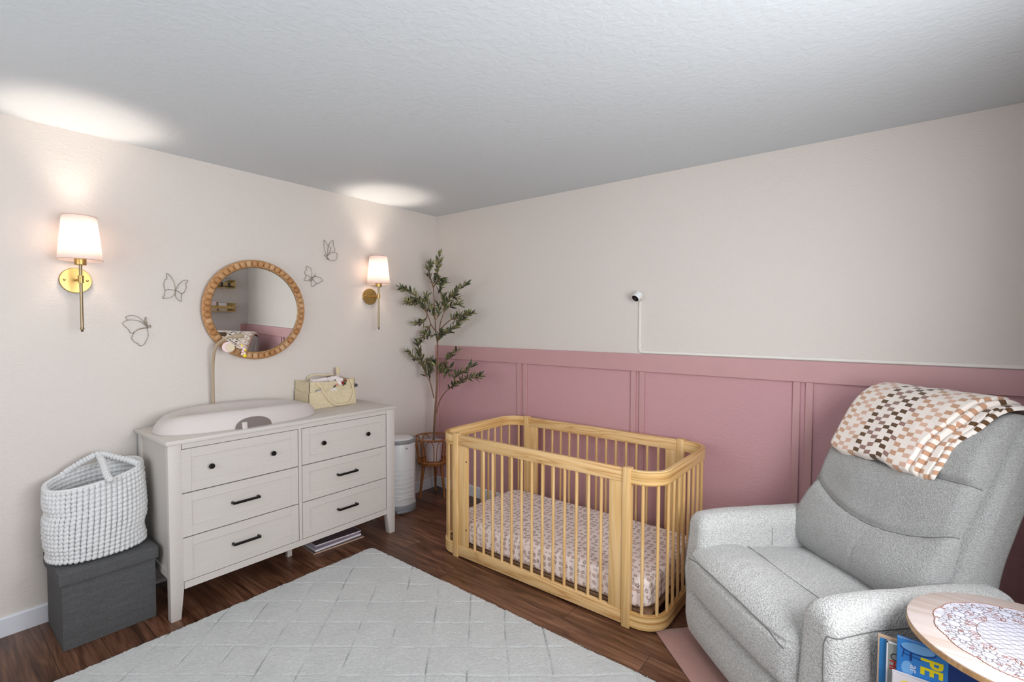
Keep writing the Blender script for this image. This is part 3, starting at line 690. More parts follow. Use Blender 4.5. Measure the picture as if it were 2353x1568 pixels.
# ================================================================ OTTOMAN + CROCHET BASKET
def ottoman():
    t = thing('storage_ottoman', 'charcoal fabric storage cube with lid on the floor left of the dresser', 'storage cube', (0.205, -2.431, 0))
    bm = NB(); rbox(bm, (-0.172, -0.176, 0), (0.172, 0.176, 0.30), 0.006, 10); obj('box', bm, M['charcoal'], t, angle=50)
    bm = NB(); rbox(bm, (-0.182, -0.187, 0.30), (0.185, 0.187, 0.36), 0.007, 10); o = obj('lid', bm, M['charcoal'], t, angle=50)
    return t
ottoman()
def knit_basket():
    t = thing('knitted_basket', 'chunky white crocheted basket with folded handles on top of the charcoal cube', 'basket', (0.205, -2.443, 0.36))
    hx, hy = 0.146, 0.184; rows = 17; N = 56
    def ctr(a, v):
        """point on the wall of the basket, angle a (0 = +x), height fraction v"""
        ca, sa = math.cos(a), math.sin(a)
        bulge = 1.0 + 0.04 * math.sin(PI * v) - 0.06 * math.exp(-((v - 0.66) / 0.07) ** 2) * max(0, -sa) - 0.03 * math.exp(-((v - 0.1) / 0.06) ** 2) * max(0, -sa) - 0.07 * math.exp(-((v - 0.22) / 0.1) ** 2) * max(0, sa)
        e = 2.3; rr = (abs(ca) ** e + abs(sa) ** e) ** (-1 / e)
        top = 0.375 + 0.030 * sa + 0.020 * (-ca)
        z = 0.012 + v * (top - 0.012)
        x = rr * ca * hx * bulge * (1 - 0.22 * v ** 3); y = rr * sa * hy * bulge
        return Vector((x - 0.020 * v * v, y, z))
    bm = NB(); inner = NB(); rnd = random.Random(3)
    tmpl = bmesh.new(); bmesh.ops.create_uvsphere(tmpl, u_segments=8, v_segments=7, radius=1)
    tv = [v.co.copy() for v in tmpl.verts]; tf = [[v.index for v in f.verts] for f in tmpl.faces]; tmpl.free()
    def stitch(tb, c, ax, ay, az, sx, sy, sz):
        vs = [tb.verts.new(c + ax * (p.x * sx) + ay * (p.y * sy) + az * (p.z * sz)) for p in tv]
        for f in tf: tb.faces.new([vs[i] for i in f])
    dv = 1.0 / rows
    for r in range(rows):
        for k in range(N):
            a = 2 * PI * (k + 0.08 * r) / N; v = (r + 0.5) * dv
            c = ctr(a, v); tx = (ctr(a + 0.03, v) - ctr(a - 0.03, v)).normalized(); tz = (ctr(a, v + 0.03) - ctr(a, v - 0.03)).normalized(); nn = tx.cross(tz).normalized()
            j = lambda: rnd.uniform(0.93, 1.07)
            # one puffy stitch per cell, leaning to the side so small holes open at the corners
            ax = (tz * 0.80 + tx * (0.62 if r % 2 else 0.50)).normalized(); ay = nn.cross(ax)
            stitch(bm, c + nn * (0.0014 * rnd.uniform(-1, 1)), ax, ay, nn, 0.0140 * j(), 0.0103 * j(), 0.0090)
            ax = (tx * 0.92 + tz * 0.38).normalized(); ay = nn.cross(ax); stitch(bm, c + tz * 0.011 - nn * 0.0060, ax, ay, nn, 0.0115 * j(), 0.0050, 0.0060)
            if r >= 7:
                ax = (tx * 0.9 + tz * 0.3 * (1 if r % 2 else -1)).normalized(); ay = nn.cross(ax)
                stitch(inner, c - nn * 0.010, ax, ay, nn, 0.0155, 0.0085, 0.006)
    # rim stitches lie flat around the edge
    for k in range(2 * N):
        a = PI * k / N; c = ctr(a, 1.0); tx = (ctr(a + 0.03, 1) - ctr(a - 0.03, 1)).normalized(); nn = tx.cross(Vector((0, 0, 1)))
        ax = (tx * 0.9 + nn * 0.40).normalized(); stitch(bm, c, ax, Vector((0, 0, 1)), ax.cross(Vector((0, 0, 1))), 0.0125, 0.0075, 0.0085)
    obj('knit_wall', bm, M['yarn'], t, angle=180)
    b = sheet(lambda u, v: Vector([q * f for q, f in zip(ctr(u * 2 * PI, v * 0.97), (0.955, 0.965, 1.0))]), 72, 14, closeu=True)
    m1 = bpy.data.meshes.new('tmp'); b.to_mesh(m1); b.free(); inner.from_mesh(m1); bpy.data.meshes.remove(m1)
    obj('lining', inner, M['yarn'], t, angle=180)
    bm = NB(); lathe(bm, [(0.0, 0.003), (0.9, 0.003), (1.0, 0.010), (0.9, 0.016), (0, 0.016)], 48)
    for v in bm.verts: v.co.x *= 0.140; v.co.y *= 0.176
    obj('base', bm, M['yarn'], t, angle=180)
    # handles: one arching up at the back, its mate folded down across the opening
    def rope(name, pts, r=0.0135):
        P = spline(pts, 10); bm2 = NB()
        n = len(P); tot = 0
        tube(bm2, P, r * 0.8, 10)
        acc = 0; last = P[0]; step = 0.011; nxt = 0
        nonlocal_bm = bm2
        for i in range(1, n):
            seg = (P[i] - last).length; acc += seg
            if acc >= nxt:
                tdir = (P[i] - P[i - 1]).normalized(); side = tdir.orthogonal().normalized(); s2 = tdir.cross(side)
                for q in range(7):
                    an = 2 * PI * q / 7; nn = side * math.cos(an) + s2 * math.sin(an); tt = -side * math.sin(an) + s2 * math.cos(an)
                    ax = (tdir * 0.5 + tt * 0.86).normalized(); c = P[i] + nn * (r * 0.72)
                    vs = [bm2.verts.new(c + ax * (p.x * 0.0105) + nn.cross(ax) * (p.y * 0.0058) + nn * (p.z * 0.0055)) for p in tv]
                    for f in tf: bm2.faces.new([vs[j] for j in f])
                nxt = acc + step
            last = P[i]
        obj(name, bm2, M['yarn'], t, angle=180)
    rope('handle', [(-0.120, -0.115, 0.365), (-0.120, -0.08, 0.392), (-0.105, -0.02, 0.430), (-0.09, 0.03, 0.452), (-0.05, 0.075, 0.438), (0.005, 0.130, 0.415), (0.055, 0.155, 0.402)])
    rope('handle', [(-0.09, 0.03, 0.448), (-0.03, 0.028, 0.432), (0.04, 0.025, 0.408), (0.095, 0.02, 0.386), (0.132, 0.03, 0.360)])
knit_basket()
BUTTERFLIES = {"b1":[[[-2.174,1.462],[-2.19,1.488],[-2.208,1.507],[-2.226,1.516],[-2.244,1.517],[-2.26,1.512],[-2.265,1.506],[-2.261,1.497],[-2.256,1.49]],[[-2.172,1.456],[-2.19,1.475],[-2.208,1.488],[-2.234,1.493],[-2.257,1.491],[-2.279,1.476],[-2.268,1.456],[-2.254,1.44],[-2.249,1.427],[-2.24,1.419],[-2.23,1.426],[-2.214,1.44],[-2.196,1.448],[-2.172,1.451]],[[-2.17,1.449],[-2.201,1.444],[-2.225,1.43],[-2.241,1.396],[-2.236,1.383],[-2.23,1.372],[-2.217,1.365],[-2.208,1.353],[-2.2,1.351],[-2.188,1.356],[-2.176,1.378],[-2.167,1.407],[-2.17,1.449]],[[-2.169,1.449],[-2.172,1.481],[-2.182,1.478],[-2.176,1.51],[-2.173,1.472],[-2.168,1.459],[-2.158,1.465],[-2.153,1.457],[-2.158,1.451],[-2.169,1.456]]],"b2":[[[-2.032,1.666],[-2.037,1.703],[-2.051,1.738],[-2.065,1.755],[-2.074,1.758],[-2.072,1.743],[-2.073,1.73],[-2.082,1.721],[-2.088,1.696],[-2.082,1.663],[-2.069,1.668],[-2.052,1.667],[-2.032,1.664]],[[-2.082,1.663],[-2.086,1.643],[-2.088,1.63],[-2.096,1.618],[-2.076,1.618],[-2.056,1.623],[-2.038,1.641],[-2.032,1.663]],[[-2.03,1.668],[-2.017,1.697],[-1.996,1.72],[-1.981,1.727],[-1.969,1.727],[-1.973,1.715],[-1.98,1.706],[-1.977,1.686],[-1.985,1.662],[-2.0,1.647],[-2.015,1.657],[-2.032,1.664]],[[-2.032,1.661],[-2.032,1.636],[-2.024,1.616],[-2.008,1.603],[-2.004,1.607],[-2.004,1.627],[-2.0,1.647]]],"b3":[[[-1.084,1.965],[-1.097,1.999],[-1.103,2.034],[-1.102,2.076],[-1.092,2.079],[-1.08,2.058],[-1.064,2.041],[-1.051,2.029],[-1.054,2.01],[-1.071,1.978],[-1.081,1.965]],[[-1.08,1.967],[-1.076,2.008],[-1.067,2.042],[-1.05,2.073],[-1.037,2.084],[-1.028,2.083],[-1.028,2.044],[-1.017,2.027],[-1.016,2.012],[-1.021,2.002]],[[-1.078,1.965],[-1.058,1.986],[-1.038,1.997],[-1.017,2.001],[-1.002,1.997],[-1.0,1.98],[-1.006,1.955],[-1.018,1.941],[-1.035,1.937],[-1.058,1.942],[-1.075,1.948],[-1.085,1.959]],[[-1.104,1.974],[-1.094,1.965],[-1.078,1.961],[-1.065,1.949],[-1.072,1.942],[-1.085,1.953]]],"b4":[[[-1.199,1.807],[-1.2,1.84],[-1.204,1.863],[-1.216,1.874],[-1.229,1.878],[-1.24,1.875],[-1.238,1.866],[-1.241,1.853],[-1.251,1.84],[-1.248,1.828],[-1.242,1.818],[-1.226,1.815],[-1.214,1.804],[-1.199,1.804]],[[-1.242,1.816],[-1.248,1.796],[-1.256,1.781],[-1.236,1.778],[-1.218,1.785],[-1.2,1.804]],[[-1.195,1.806],[-1.173,1.81],[-1.145,1.812],[-1.129,1.805],[-1.114,1.786],[-1.132,1.779],[-1.145,1.766],[-1.158,1.763],[-1.171,1.77],[-1.183,1.786],[-1.193,1.787]],[[-1.196,1.788],[-1.201,1.77],[-1.201,1.749],[-1.196,1.737],[-1.184,1.747],[-1.166,1.76],[-1.171,1.77]],[[-1.215,1.773],[-1.202,1.782],[-1.189,1.797],[-1.191,1.806],[-1.211,1.784],[-1.215,1.773]],[[-1.189,1.806],[-1.178,1.817],[-1.173,1.828],[-1.176,1.816],[-1.164,1.815]]]}
OLIVE = {"trunk":[[0.181,-0.2,0.534],[0.192,-0.2,0.7],[0.212,-0.2,0.906],[0.223,-0.2,1.161],[0.228,-0.2,1.293],[0.206,-0.2,1.414],[0.195,-0.2,1.565],[0.185,-0.2,1.697],[0.175,-0.2,1.788]],"L":[[[0.175,-0.2,1.788],[0.152,-0.204,1.85],[0.13,-0.21,1.921],[0.107,-0.169,1.998]],[[0.182,-0.2,0.842],[0.171,-0.237,0.988],[0.16,-0.274,1.051],[0.149,-0.294,1.128],[0.138,-0.365,1.196],[0.127,-0.431,1.248]],[[0.13,-0.2,0.982],[0.127,-0.199,1.064],[0.124,-0.166,1.144]],[[0.042,-0.2,1.116],[0.076,-0.272,1.24],[0.109,-0.32,1.323]],[[0.2,-0.192,1.414],[0.193,-0.241,1.474],[0.185,-0.274,1.554],[0.178,-0.346,1.651],[0.17,-0.427,1.736],[0.163,-0.531,1.763]],[[0.102,-0.2,1.556],[0.113,-0.25,1.494],[0.124,-0.351,1.484]],[[0.011,-0.2,1.661],[0.083,-0.328,1.659],[0.155,-0.464,1.652]],[[0.147,-0.2,1.474],[0.148,-0.288,1.374],[0.148,-0.321,1.334]],[[0.102,-0.2,1.556],[0.124,-0.246,1.646],[0.146,-0.252,1.716]],[[0.195,-0.2,1.515],[0.167,-0.204,1.596],[0.138,-0.245,1.676]],[[0.2,-0.188,1.108],[0.14,-0.181,1.166]],[[0.042,-0.2,1.116],[0.079,-0.181,1.153],[0.117,-0.173,1.092]],[[0.2,-0.192,1.393],[0.179,-0.229,1.373],[0.158,-0.264,1.394]]],"R":[[[0.178,-0.2,1.818],[0.258,-0.234,1.881],[0.302,-0.267,1.944],[0.359,-0.301,2.033]],[[0.212,-0.2,0.723],[0.263,-0.214,0.822],[0.335,-0.227,0.9],[0.419,-0.241,0.953],[0.527,-0.254,1.007],[0.658,-0.268,1.056],[0.789,-0.281,1.076]],[[0.419,-0.2,0.974],[0.431,-0.184,1.062],[0.524,-0.169,1.097],[0.589,-0.153,1.148]],[[0.227,-0.2,1.131],[0.297,-0.19,1.154],[0.344,-0.181,1.196],[0.432,-0.171,1.254]],[[0.217,-0.2,1.049],[0.279,-0.187,1.083],[0.352,-0.175,1.116]],[[0.227,-0.2,1.111],[0.28,-0.188,1.133],[0.325,-0.176,1.065]],[[0.25,-0.2,1.344],[0.265,-0.214,1.415],[0.295,-0.228,1.494],[0.352,-0.243,1.573],[0.409,-0.257,1.658],[0.518,-0.271,1.74],[0.648,-0.285,1.789]],[[0.308,-0.2,1.574],[0.316,-0.221,1.712],[0.296,-0.243,1.751],[0.361,-0.264,1.815]],[[0.25,-0.2,1.424],[0.338,-0.202,1.485],[0.437,-0.204,1.533],[0.533,-0.205,1.552],[0.626,-0.207,1.56]],[[0.264,-0.2,1.364],[0.358,-0.194,1.425],[0.449,-0.188,1.465]],[[0.35,-0.2,1.613],[0.43,-0.183,1.641],[0.455,-0.166,1.631]],[[0.214,-0.2,1.515],[0.23,-0.181,1.585],[0.195,-0.162,1.637]],[[0.228,-0.2,1.323],[0.305,-0.252,1.376],[0.416,-0.304,1.417]],[[0.35,-0.2,1.662],[0.398,-0.205,1.71],[0.472,-0.211,1.688]],[[0.433,-0.2,1.533],[0.474,-0.2,1.494],[0.527,-0.199,1.514]],[[0.217,-0.2,1.07],[0.265,-0.214,1.104],[0.337,-0.229,1.079]],[[0.178,-0.2,1.788],[0.298,-0.244,1.849],[0.4,-0.288,1.811]]]}

# ================================================================ MIRROR
def mirror():
    t = thing('round_mirror', 'round wall mirror in a beaded natural wood frame above the dresser', 'mirror', (0.030, -1.590, 1.563))
    t.rotation_euler = (0, R(1.4), 0)
    Ro = 0.318; Ri = 0.272; X = axis_M((0, 0, 0), (1, 0, 0))
    bm = NB(); lathe(bm, [(Ri - 0.006, -0.012), (Ro - 0.004, -0.012), (Ro, -0.006), (Ro, 0.006), (Ro - 0.006, 0.010), (Ri + 0.004, 0.010), (Ri, 0.006), (Ri - 0.006, -0.008)], 96, M=X, cap=False)
    bmesh.ops.recalc_face_normals(bm, faces=list(bm.faces))
    n = 50; rm = (Ro + Ri) / 2 - 0.001
    for k in range(n):
        a = 2 * PI * k / n; ca, sa = math.cos(a), math.sin(a)
        Mb = Matrix(((0, 0, 1, 0), (ca, -sa, 0, 0), (sa, ca, 0, 0), (0, 0, 0, 1)))  # local x radial, y tangential, z out of the wall
        b = bmesh.new(); bmesh.ops.create_uvsphere(b, u_segments=14, v_segments=10, radius=1)
        for v in b.verts:
            p = v.co; sq = lambda q, e: math.copysign(abs(q) ** e, q)
            v.co = Vector((sq(p.x, 0.75) * 0.0205, sq(p.y, 0.9) * 0.0176, sq(p.z, 0.8) * 0.016))
        b.transform(Mb); b.transform(Matrix.Translation(Vector((0.012, ca * rm, sa * rm)))); add(bm, b)
    obj('beaded_frame', bm, M['beech_bead'], t, angle=60)
    bm = NB(); lathe(bm, [(0.0, 0.0), (Ri + 0.004, 0.0), (Ri + 0.004, -0.004), (0.0, -0.004)], 96, M=X); obj('mirror_glass', bm, M['mirror'], t)
    bm = NB(); tube(bm, [(0.002, math.cos(2 * PI * k / 96) * (Ri - 0.001), math.sin(2 * PI * k / 96) * (Ri - 0.001)) for k in range(96)], 0.0025, 6, closed=True); obj('inner_bezel', bm, M['pewter'], t)
def _bead():
    t = NT('natural_bead_wood'); g = t.n('ShaderNodeNewGeometry'); v = t.coord(); n = t.noise(v, 40, 3, 0.6)
    a = t.ramp(g.outputs['Random Per Island'], [(0, lin((168, 118, 70))), (0.5, lin((192, 146, 98))), (1, lin((210, 172, 132)))])
    t.base(t.mix(t.math('MULTIPLY', n, 0.5), a, lin((140, 92, 50))), 0.5, 0, 0.35); return t.m
M['beech_bead'] = _bead()
mirror()

# ================================================================ WALL SCONCES
def make_sconce():
    t = thing('wall_sconce', 'brass wall sconce with a lit white shade, left of the mirror near the storage cube', 'wall lamp', (0, -2.465, 1.69), group='brass sconces flanking the mirror')
    rx = 0.118
    X = axis_M((0, 0, 0), (1, 0, 0))
    bm = NB(); lathe(bm, [(0.0, 0.0), (0.0635, 0.0), (0.0635, 0.010), (0.061, 0.014), (0.0, 0.0155)], 48, M=X); pl = obj('backplate', bm, M['brass'], t)
    for s in (-1, 1):
        bm = NB(); ball(bm, (0.016, s * 0.044, 0.001), 0.0055, 12, 8, (0.9, 1, 1)); obj('screw', bm, M['brass'], pl)
    bm = NB(); tube(bm, [(0.012, 0, 0), (rx, 0, 0)], 0.0055, 12); obj('arm', bm, M['brass'], t)
    bm = NB(); lathe(bm, [(0.0, -0.018), (0.0115, -0.018), (0.0115, 0.018), (0.0, 0.018)], 20, loc=(rx, 0, 0)); obj('clamp', bm, M['brass'], t)
    bm = NB(); lathe(bm, [(0.0, -0.238), (0.0065, -0.238), (0.0065, 0.075), (0.0, 0.075)], 16, loc=(rx, 0, 0)); obj('rod', bm, M['pewter'], t)
    bm = NB(); lathe(bm, [(0.0, -0.258), (0.004, -0.257), (0.0065, -0.253), (0.003, -0.250), (0.0085, -0.246), (0.009, -0.242), (0.0075, -0.238), (0.0, -0.236)], 20, loc=(rx, 0, 0)); obj('finial', bm, M['pewter'], t)
    bm = NB(); lathe(bm, [(0.0, 0.070), (0.0225, 0.070), (0.0235, 0.073), (0.0235, 0.100), (0.0, 0.100)], 28, loc=(rx, 0, 0)); obj('socket_cup', bm, M['brass'], t)
    # linen drum shade, open at top and bottom, with thickness and a hem at each edge
    r0, r1, z0, z1 = 0.0865, 0.0660, 0.094, 0.306
    bm = NB(); lathe(bm, [(r0, z0), (r1, z1), (r1 - 0.0012, z1), (r0 - 0.0012, z0), (r0, z0)], 64, loc=(rx, 0, 0), cap=False); sh = obj('lamp_shade', bm, M['shade'], t, angle=180)
    for r, z in ((r0, z0), (r1, z1)):
        bm = NB(); tube(bm, [(rx + math.cos(2 * PI * k / 64) * r, math.sin(2 * PI * k / 64) * r, z) for k in range(64)], 0.0014, 6, closed=True); obj('hem', bm, simple('shade_hem', (196, 160, 152), 0.7), sh)
    bx = rx - 0.012
    bm = NB(); ball(bm, (bx, 0, 0.158), 0.022, 16, 12, (1, 1, 1.2)); lathe(bm, [(0.0, 0.098), (0.012, 0.098), (0.013, 0.135), (0.0, 0.14)], 16, loc=(bx, 0, 0)); obj('bulb', bm, M['bulb'], t)
    l = bpy.data.lights.new('shade_glow', 'POINT'); l.energy = 3.4; l.color = (1.0, 0.84, 0.70); l.shadow_soft_size = 0.03
    lo = bpy.data.objects.new('shade_glow', l); C.objects.link(lo); lo.parent = t; lo.location = (bx, 0, 0.205)
    l = bpy.data.lights.new('sconce_lamp', 'SPOT'); l.spot_size = R(168); l.spot_blend = 0.35; l.energy = SCONCE_W; l.color = (1.0, 0.86, 0.74); l.shadow_soft_size = 0.02
    lo = bpy.data.objects.new('sconce_lamp', l); C.objects.link(lo); lo.parent = t; lo.location = (bx - 0.020, 0, 0.196); lo.rotation_euler = (R(180), 0, 0)
    return t
SCONCE_W = 9.0
s1 = make_sconce(); s2 = dup(s1); s2.location = (0, -0.714, 1.69)
s2['label'] = 'brass wall sconce with a lit white shade, right of the mirror near the olive tree'

# ================================================================ WIRE BUTTERFLIES
BL = {'b1': 'wire butterfly with side-on folded wings, lowest and nearest the left sconce', 'b2': 'wire butterfly with open wings left of the mirror, above the folded-wing one',
      'b3': 'small wire butterfly, the highest one, right of the mirror', 'b4': 'small wire butterfly close to the right upper edge of the mirror'}
for kname, polys in BUTTERFLIES.items():
    allp = [p for q in polys for p in q]; cy = sum(p[0] for p in allp) / len(allp); cz = sum(p[1] for p in allp) / len(allp)
    bm = NB()
    for j, q in enumerate(polys):
        tube(bm, spline([(0.008 + 0.004 * math.sin(i * 1.1 + j), p[0] - cy, p[1] - cz) for i, p in enumerate(q)], 5), 0.0014, 6)
    o = obj('wire_butterfly', bm, M['wire'], angle=180); o.location = (0, cy, cz); tag(o, BL[kname], 'butterfly decoration', 'gold wire butterflies on the wall')

# ================================================================ MOBILE ARM BEHIND THE CHANGING PAD
def mobile():
    t = thing('baby_mobile', 'tan curved mobile arm rising behind the changing pad in front of the mirror', 'baby mobile', (0.085, -1.857, 0.9))
    K = dict(world=True)
    path = spline([(0.050, -1.860, 0.905), (0.048, -1.860, 1.10), (0.060, -1.862, 1.24), (0.085, -1.858, 1.325), (0.11, -1.838, 1.368), (0.135, -1.805, 1.392), (0.15, -1.765, 1.399)], 10)
    bm = NB(); tube(bm, path, [0.0085] * len(path), 12, flat=0.75); obj('arm', bm, M['arm_tan'], t, **K)
    bm = NB(); rbox(bm, (0.140, -1.785, 1.386), (0.166, -1.722, 1.414), 0.012, 8); obj('arm_end', bm, M['arm_tan'], t, **K)
    bm = NB(); box(bm, (0.030, -1.876, 0.9), (0.061, -1.842, 0.925), 0.004, 2); obj('clamp', bm, M['arm_tan'], t, **K)
    Mx = axis_M((0.130, -1.806, 1.333), (1, -0.2, 0.1))
    bm = NB(); lathe(bm, [(0.0, 0), (0.029, 0), (0.0325, 0.004), (0.0325, 0.010), (0.029, 0.014), (0, 0.014)], 32, M=Mx); d = obj('hanging_disc', bm, M['pinkish'], t, **K)
    Mx = axis_M((0.144, -1.800, 1.333), (1, -0.2, 0.1))
    bm = NB(); lathe(bm, [(0.0, 0), (0.024, 0), (0.0255, 0.003), (0.024, 0.006), (0, 0.006)], 28, M=Mx); obj('disc_face', bm, M['cream_disc'], d, **K)
    bm = NB(); tube(bm, [(0.140, -1.806, 1.362), (0.142, -1.800, 1.395)], 0.001, 5); obj('string', bm, M['white_cloth'], t, **K); bm = NB(); tube(bm, [(0.152, -1.732, 1.39), (0.152, -1.728, 1.35)], 0.001, 5); obj('string', bm, M['white_cloth'], t, **K)
    bm = NB()
    for yy, zz, r in ((-1.736, 1.335, 0.009), (-1.723, 1.322, 0.010), (-1.730, 1.306, 0.009), (-1.720, 1.292, 0.009), (-1.735, 1.290, 0.008)): ball(bm, (0.152, yy, zz), r, 12, 8, (0.7, 1, 1))
    f = obj('flower_charm', bm, M['pinkish'], t, **K)
    bm = NB()
    for yy, zz, r in ((-1.738, 1.344, 0.0062), (-1.718, 1.314, 0.0068), (-1.722, 1.280, 0.0105)): ball(bm, (0.158, yy, zz), r, 12, 8, (0.6, 1, 1))
    obj('flower_centre', bm, M['yellow'], f, **K)
mobile()

# ================================================================ PLANT STAND + OLIVE TREE
PX, PY = 0.178, -0.205
def stand():
    t = thing('plant_stand', 'walnut coloured rattan plant stand with looped basket top in the corner', 'plant stand', (PX, PY, 0))
    bm = NB(); lathe(bm, [(0.0, 0.288), (0.128, 0.288), (0.133, 0.293), (0.133, 0.303), (0.128, 0.308), (0.0, 0.308)], 48); obj('seat', bm, M['walnut'], t)
    for a in (-112, 8, 128):
        ca, sa = math.cos(R(a)), math.sin(R(a)); bm = NB()
        tube(bm, [(ca * 0.085, sa * 0.085, 0.292), (ca * 0.122, sa * 0.122, 0.0)], [0.0155, 0.0085], 14); obj('leg', bm, M['walnut'], t)
    ring = lambda r, z, w: [(math.cos(2 * PI * k / 56) * r, math.sin(2 * PI * k / 56) * r, z) for k in range(56)]
    bm = NB(); tube(bm, ring(0.160, 0.510, 0), 0.0062, 8, closed=True); obj('top_ring', bm, M['rattan'], t)
    bm = NB(); tube(bm, ring(0.132, 0.312, 0), 0.006, 8, closed=True); obj('lower_ring', bm, M['rattan'], t)
    n = 10
    for k in range(n):
        a0 = 2 * PI * (k + 0.12) / n; a1 = 2 * PI * (k + 0.88) / n; pts = []
        for i in range(17):
            q = i / 16; s = math.sin(PI * q) ** 0.35; a = a0 + (a1 - a0) * (0.5 - 0.5 * math.cos(PI * q)); z = 0.312 + 0.190 * s
            r = 0.130 + (0.158 - 0.130) * (z - 0.312) / 0.19; pts.append((math.cos(a) * r, math.sin(a) * r, z))
        bm = NB(); tube(bm, pts, 0.0042, 7); obj('loop', bm, M['rattan'], t)
stand()
def olive_tree():
    t = thing('olive_tree', 'slender potted olive tree with dark fruit on the rattan stand in the corner', 'plant', (PX, PY, 0.308))
    K = dict(world=True)
    bm = NB(); lathe(bm, [(0.0, 0.308), (0.060, 0.308), (0.064, 0.312), (0.078, 0.470), (0.080, 0.478), (0.075, 0.478), (0.070, 0.455), (0, 0.455)], 40, loc=(PX, PY, 0)); obj('pot', bm, M['pot'], t, **K)
    bm = NB(); lathe(bm, [(0.0, 0.452), (0.071, 0.452), (0.071, 0.462), (0.05, 0.466), (0, 0.464)], 32, loc=(PX, PY, 0)); obj('soil', bm, M['soil'], t, **K)
    wood_ = NB(); tr = [(PX, PY, 0.44)] + [tuple(p) for p in OLIVE['trunk']]
    P = spline(tr, 6); n = len(P); tube(wood_, P, [0.0105 - 0.0075 * (i / (n - 1)) for i in range(n)], 10)
    leaves = NB(); fruits = []; rnd = random.Random(11)
    def leaf(p, d, size):
        d = Vector(d).normalized(); side = d.cross(Vector((rnd.uniform(-1, 1), rnd.uniform(-1, 1), rnd.uniform(0.2, 1)))).normalized(); nn = d.cross(side)
        L = size; w = size * 0.125; segs = [(0.0, 0.15), (0.18, 0.7), (0.42, 1.0), (0.68, 0.8), (0.88, 0.38), (1.0, 0.02)]; rows = []
        for s, ww in segs:
            c = p + d * (L * s) + nn * (-0.14 * L * s * s) - Vector((0, 0, 0.05 * L * s * s)); rows.append([leaves.verts.new(c - side * w * ww + nn * 0.10 * w), leaves.verts.new(c - nn * 0.06 * w), leaves.verts.new(c + side * w * ww + nn * 0.10 * w)])
        for A, B in zip(rows[:-1], rows[1:]):
            leaves.faces.new((A[0], A[1], B[1], B[0])); leaves.faces.new((A[1], A[2], B[2], B[1]))
    def clampw(v):
        v.x = max(0.012, v.x); v.y = min(-0.028, v.y); return v
    for grp in ('L', 'R'):
        for br in OLIVE[grp]:
            P = [clampw(Vector(p)) for p in spline([tuple(p) for p in br], 8)]; n = len(P)
            long_ = sum((P[i + 1] - P[i]).length for i in range(n - 1))
            tube(wood_, P, [0.0048 * min(1, long_ / 0.3 + 0.35) * (1 - 0.75 * i / (n - 1)) + 0.0006 for i in range(n)], 7)
            acc = 0; nxt = long_ * (0.42 if long_ > 0.35 else 0.15); step = 0.0120
            for i in range(1, n):
                seg = P[i] - P[i - 1]; sl = seg.length; k0 = acc
                while nxt <= acc + sl and sl > 0:
                    q = P[i - 1] + seg * ((nxt - acc) / sl); td = seg.normalized(); o1 = td.orthogonal().normalized(); o2 = td.cross(o1); th = rnd.uniform(0, 2 * PI)
                    for s in (0, 1):
                        nn = o1 * math.cos(th + s * PI) + o2 * math.sin(th + s * PI)
                        d = td * rnd.uniform(0.5, 1.1) + nn * rnd.uniform(0.6, 1.0) + Vector((0, 0, 0.25)); sz = rnd.uniform(0.042, 0.070)
                        e = q + d.normalized() * sz
                        if e.x < 0.008 or e.y > -0.012: continue
                        leaf(q, d, sz)
                    nxt += step * rnd.uniform(0.7, 1.3)
                acc += sl
            for s in range(2):
                e = P[-1]; d = (P[-1] - P[-3]).normalized() + Vector((rnd.uniform(-.4, .4), rnd.uniform(-.4, .4), rnd.uniform(-.1, .4)))
                if (e + d.normalized() * 0.05).x > 0.01: leaf(e, d, 0.05)
            if rnd.random() < 0.5:
                c = P[int(n * rnd.uniform(0.55, 0.95))]; fb = NB(); ball(fb, (max(0.02, c.x + rnd.uniform(-.02, .02)), c.y - 0.012, c.z - 0.018), 0.0095, 10, 8, (0.85, 0.85, 1.25)); fruits.append(fb)
    obj('trunk', wood_, M['bark'], t, **K); fo = obj('foliage', leaves, M['leaf'], t, **K); [obj('olive', fb, M['olive'], t, **K) for fb in fruits]
olive_tree()

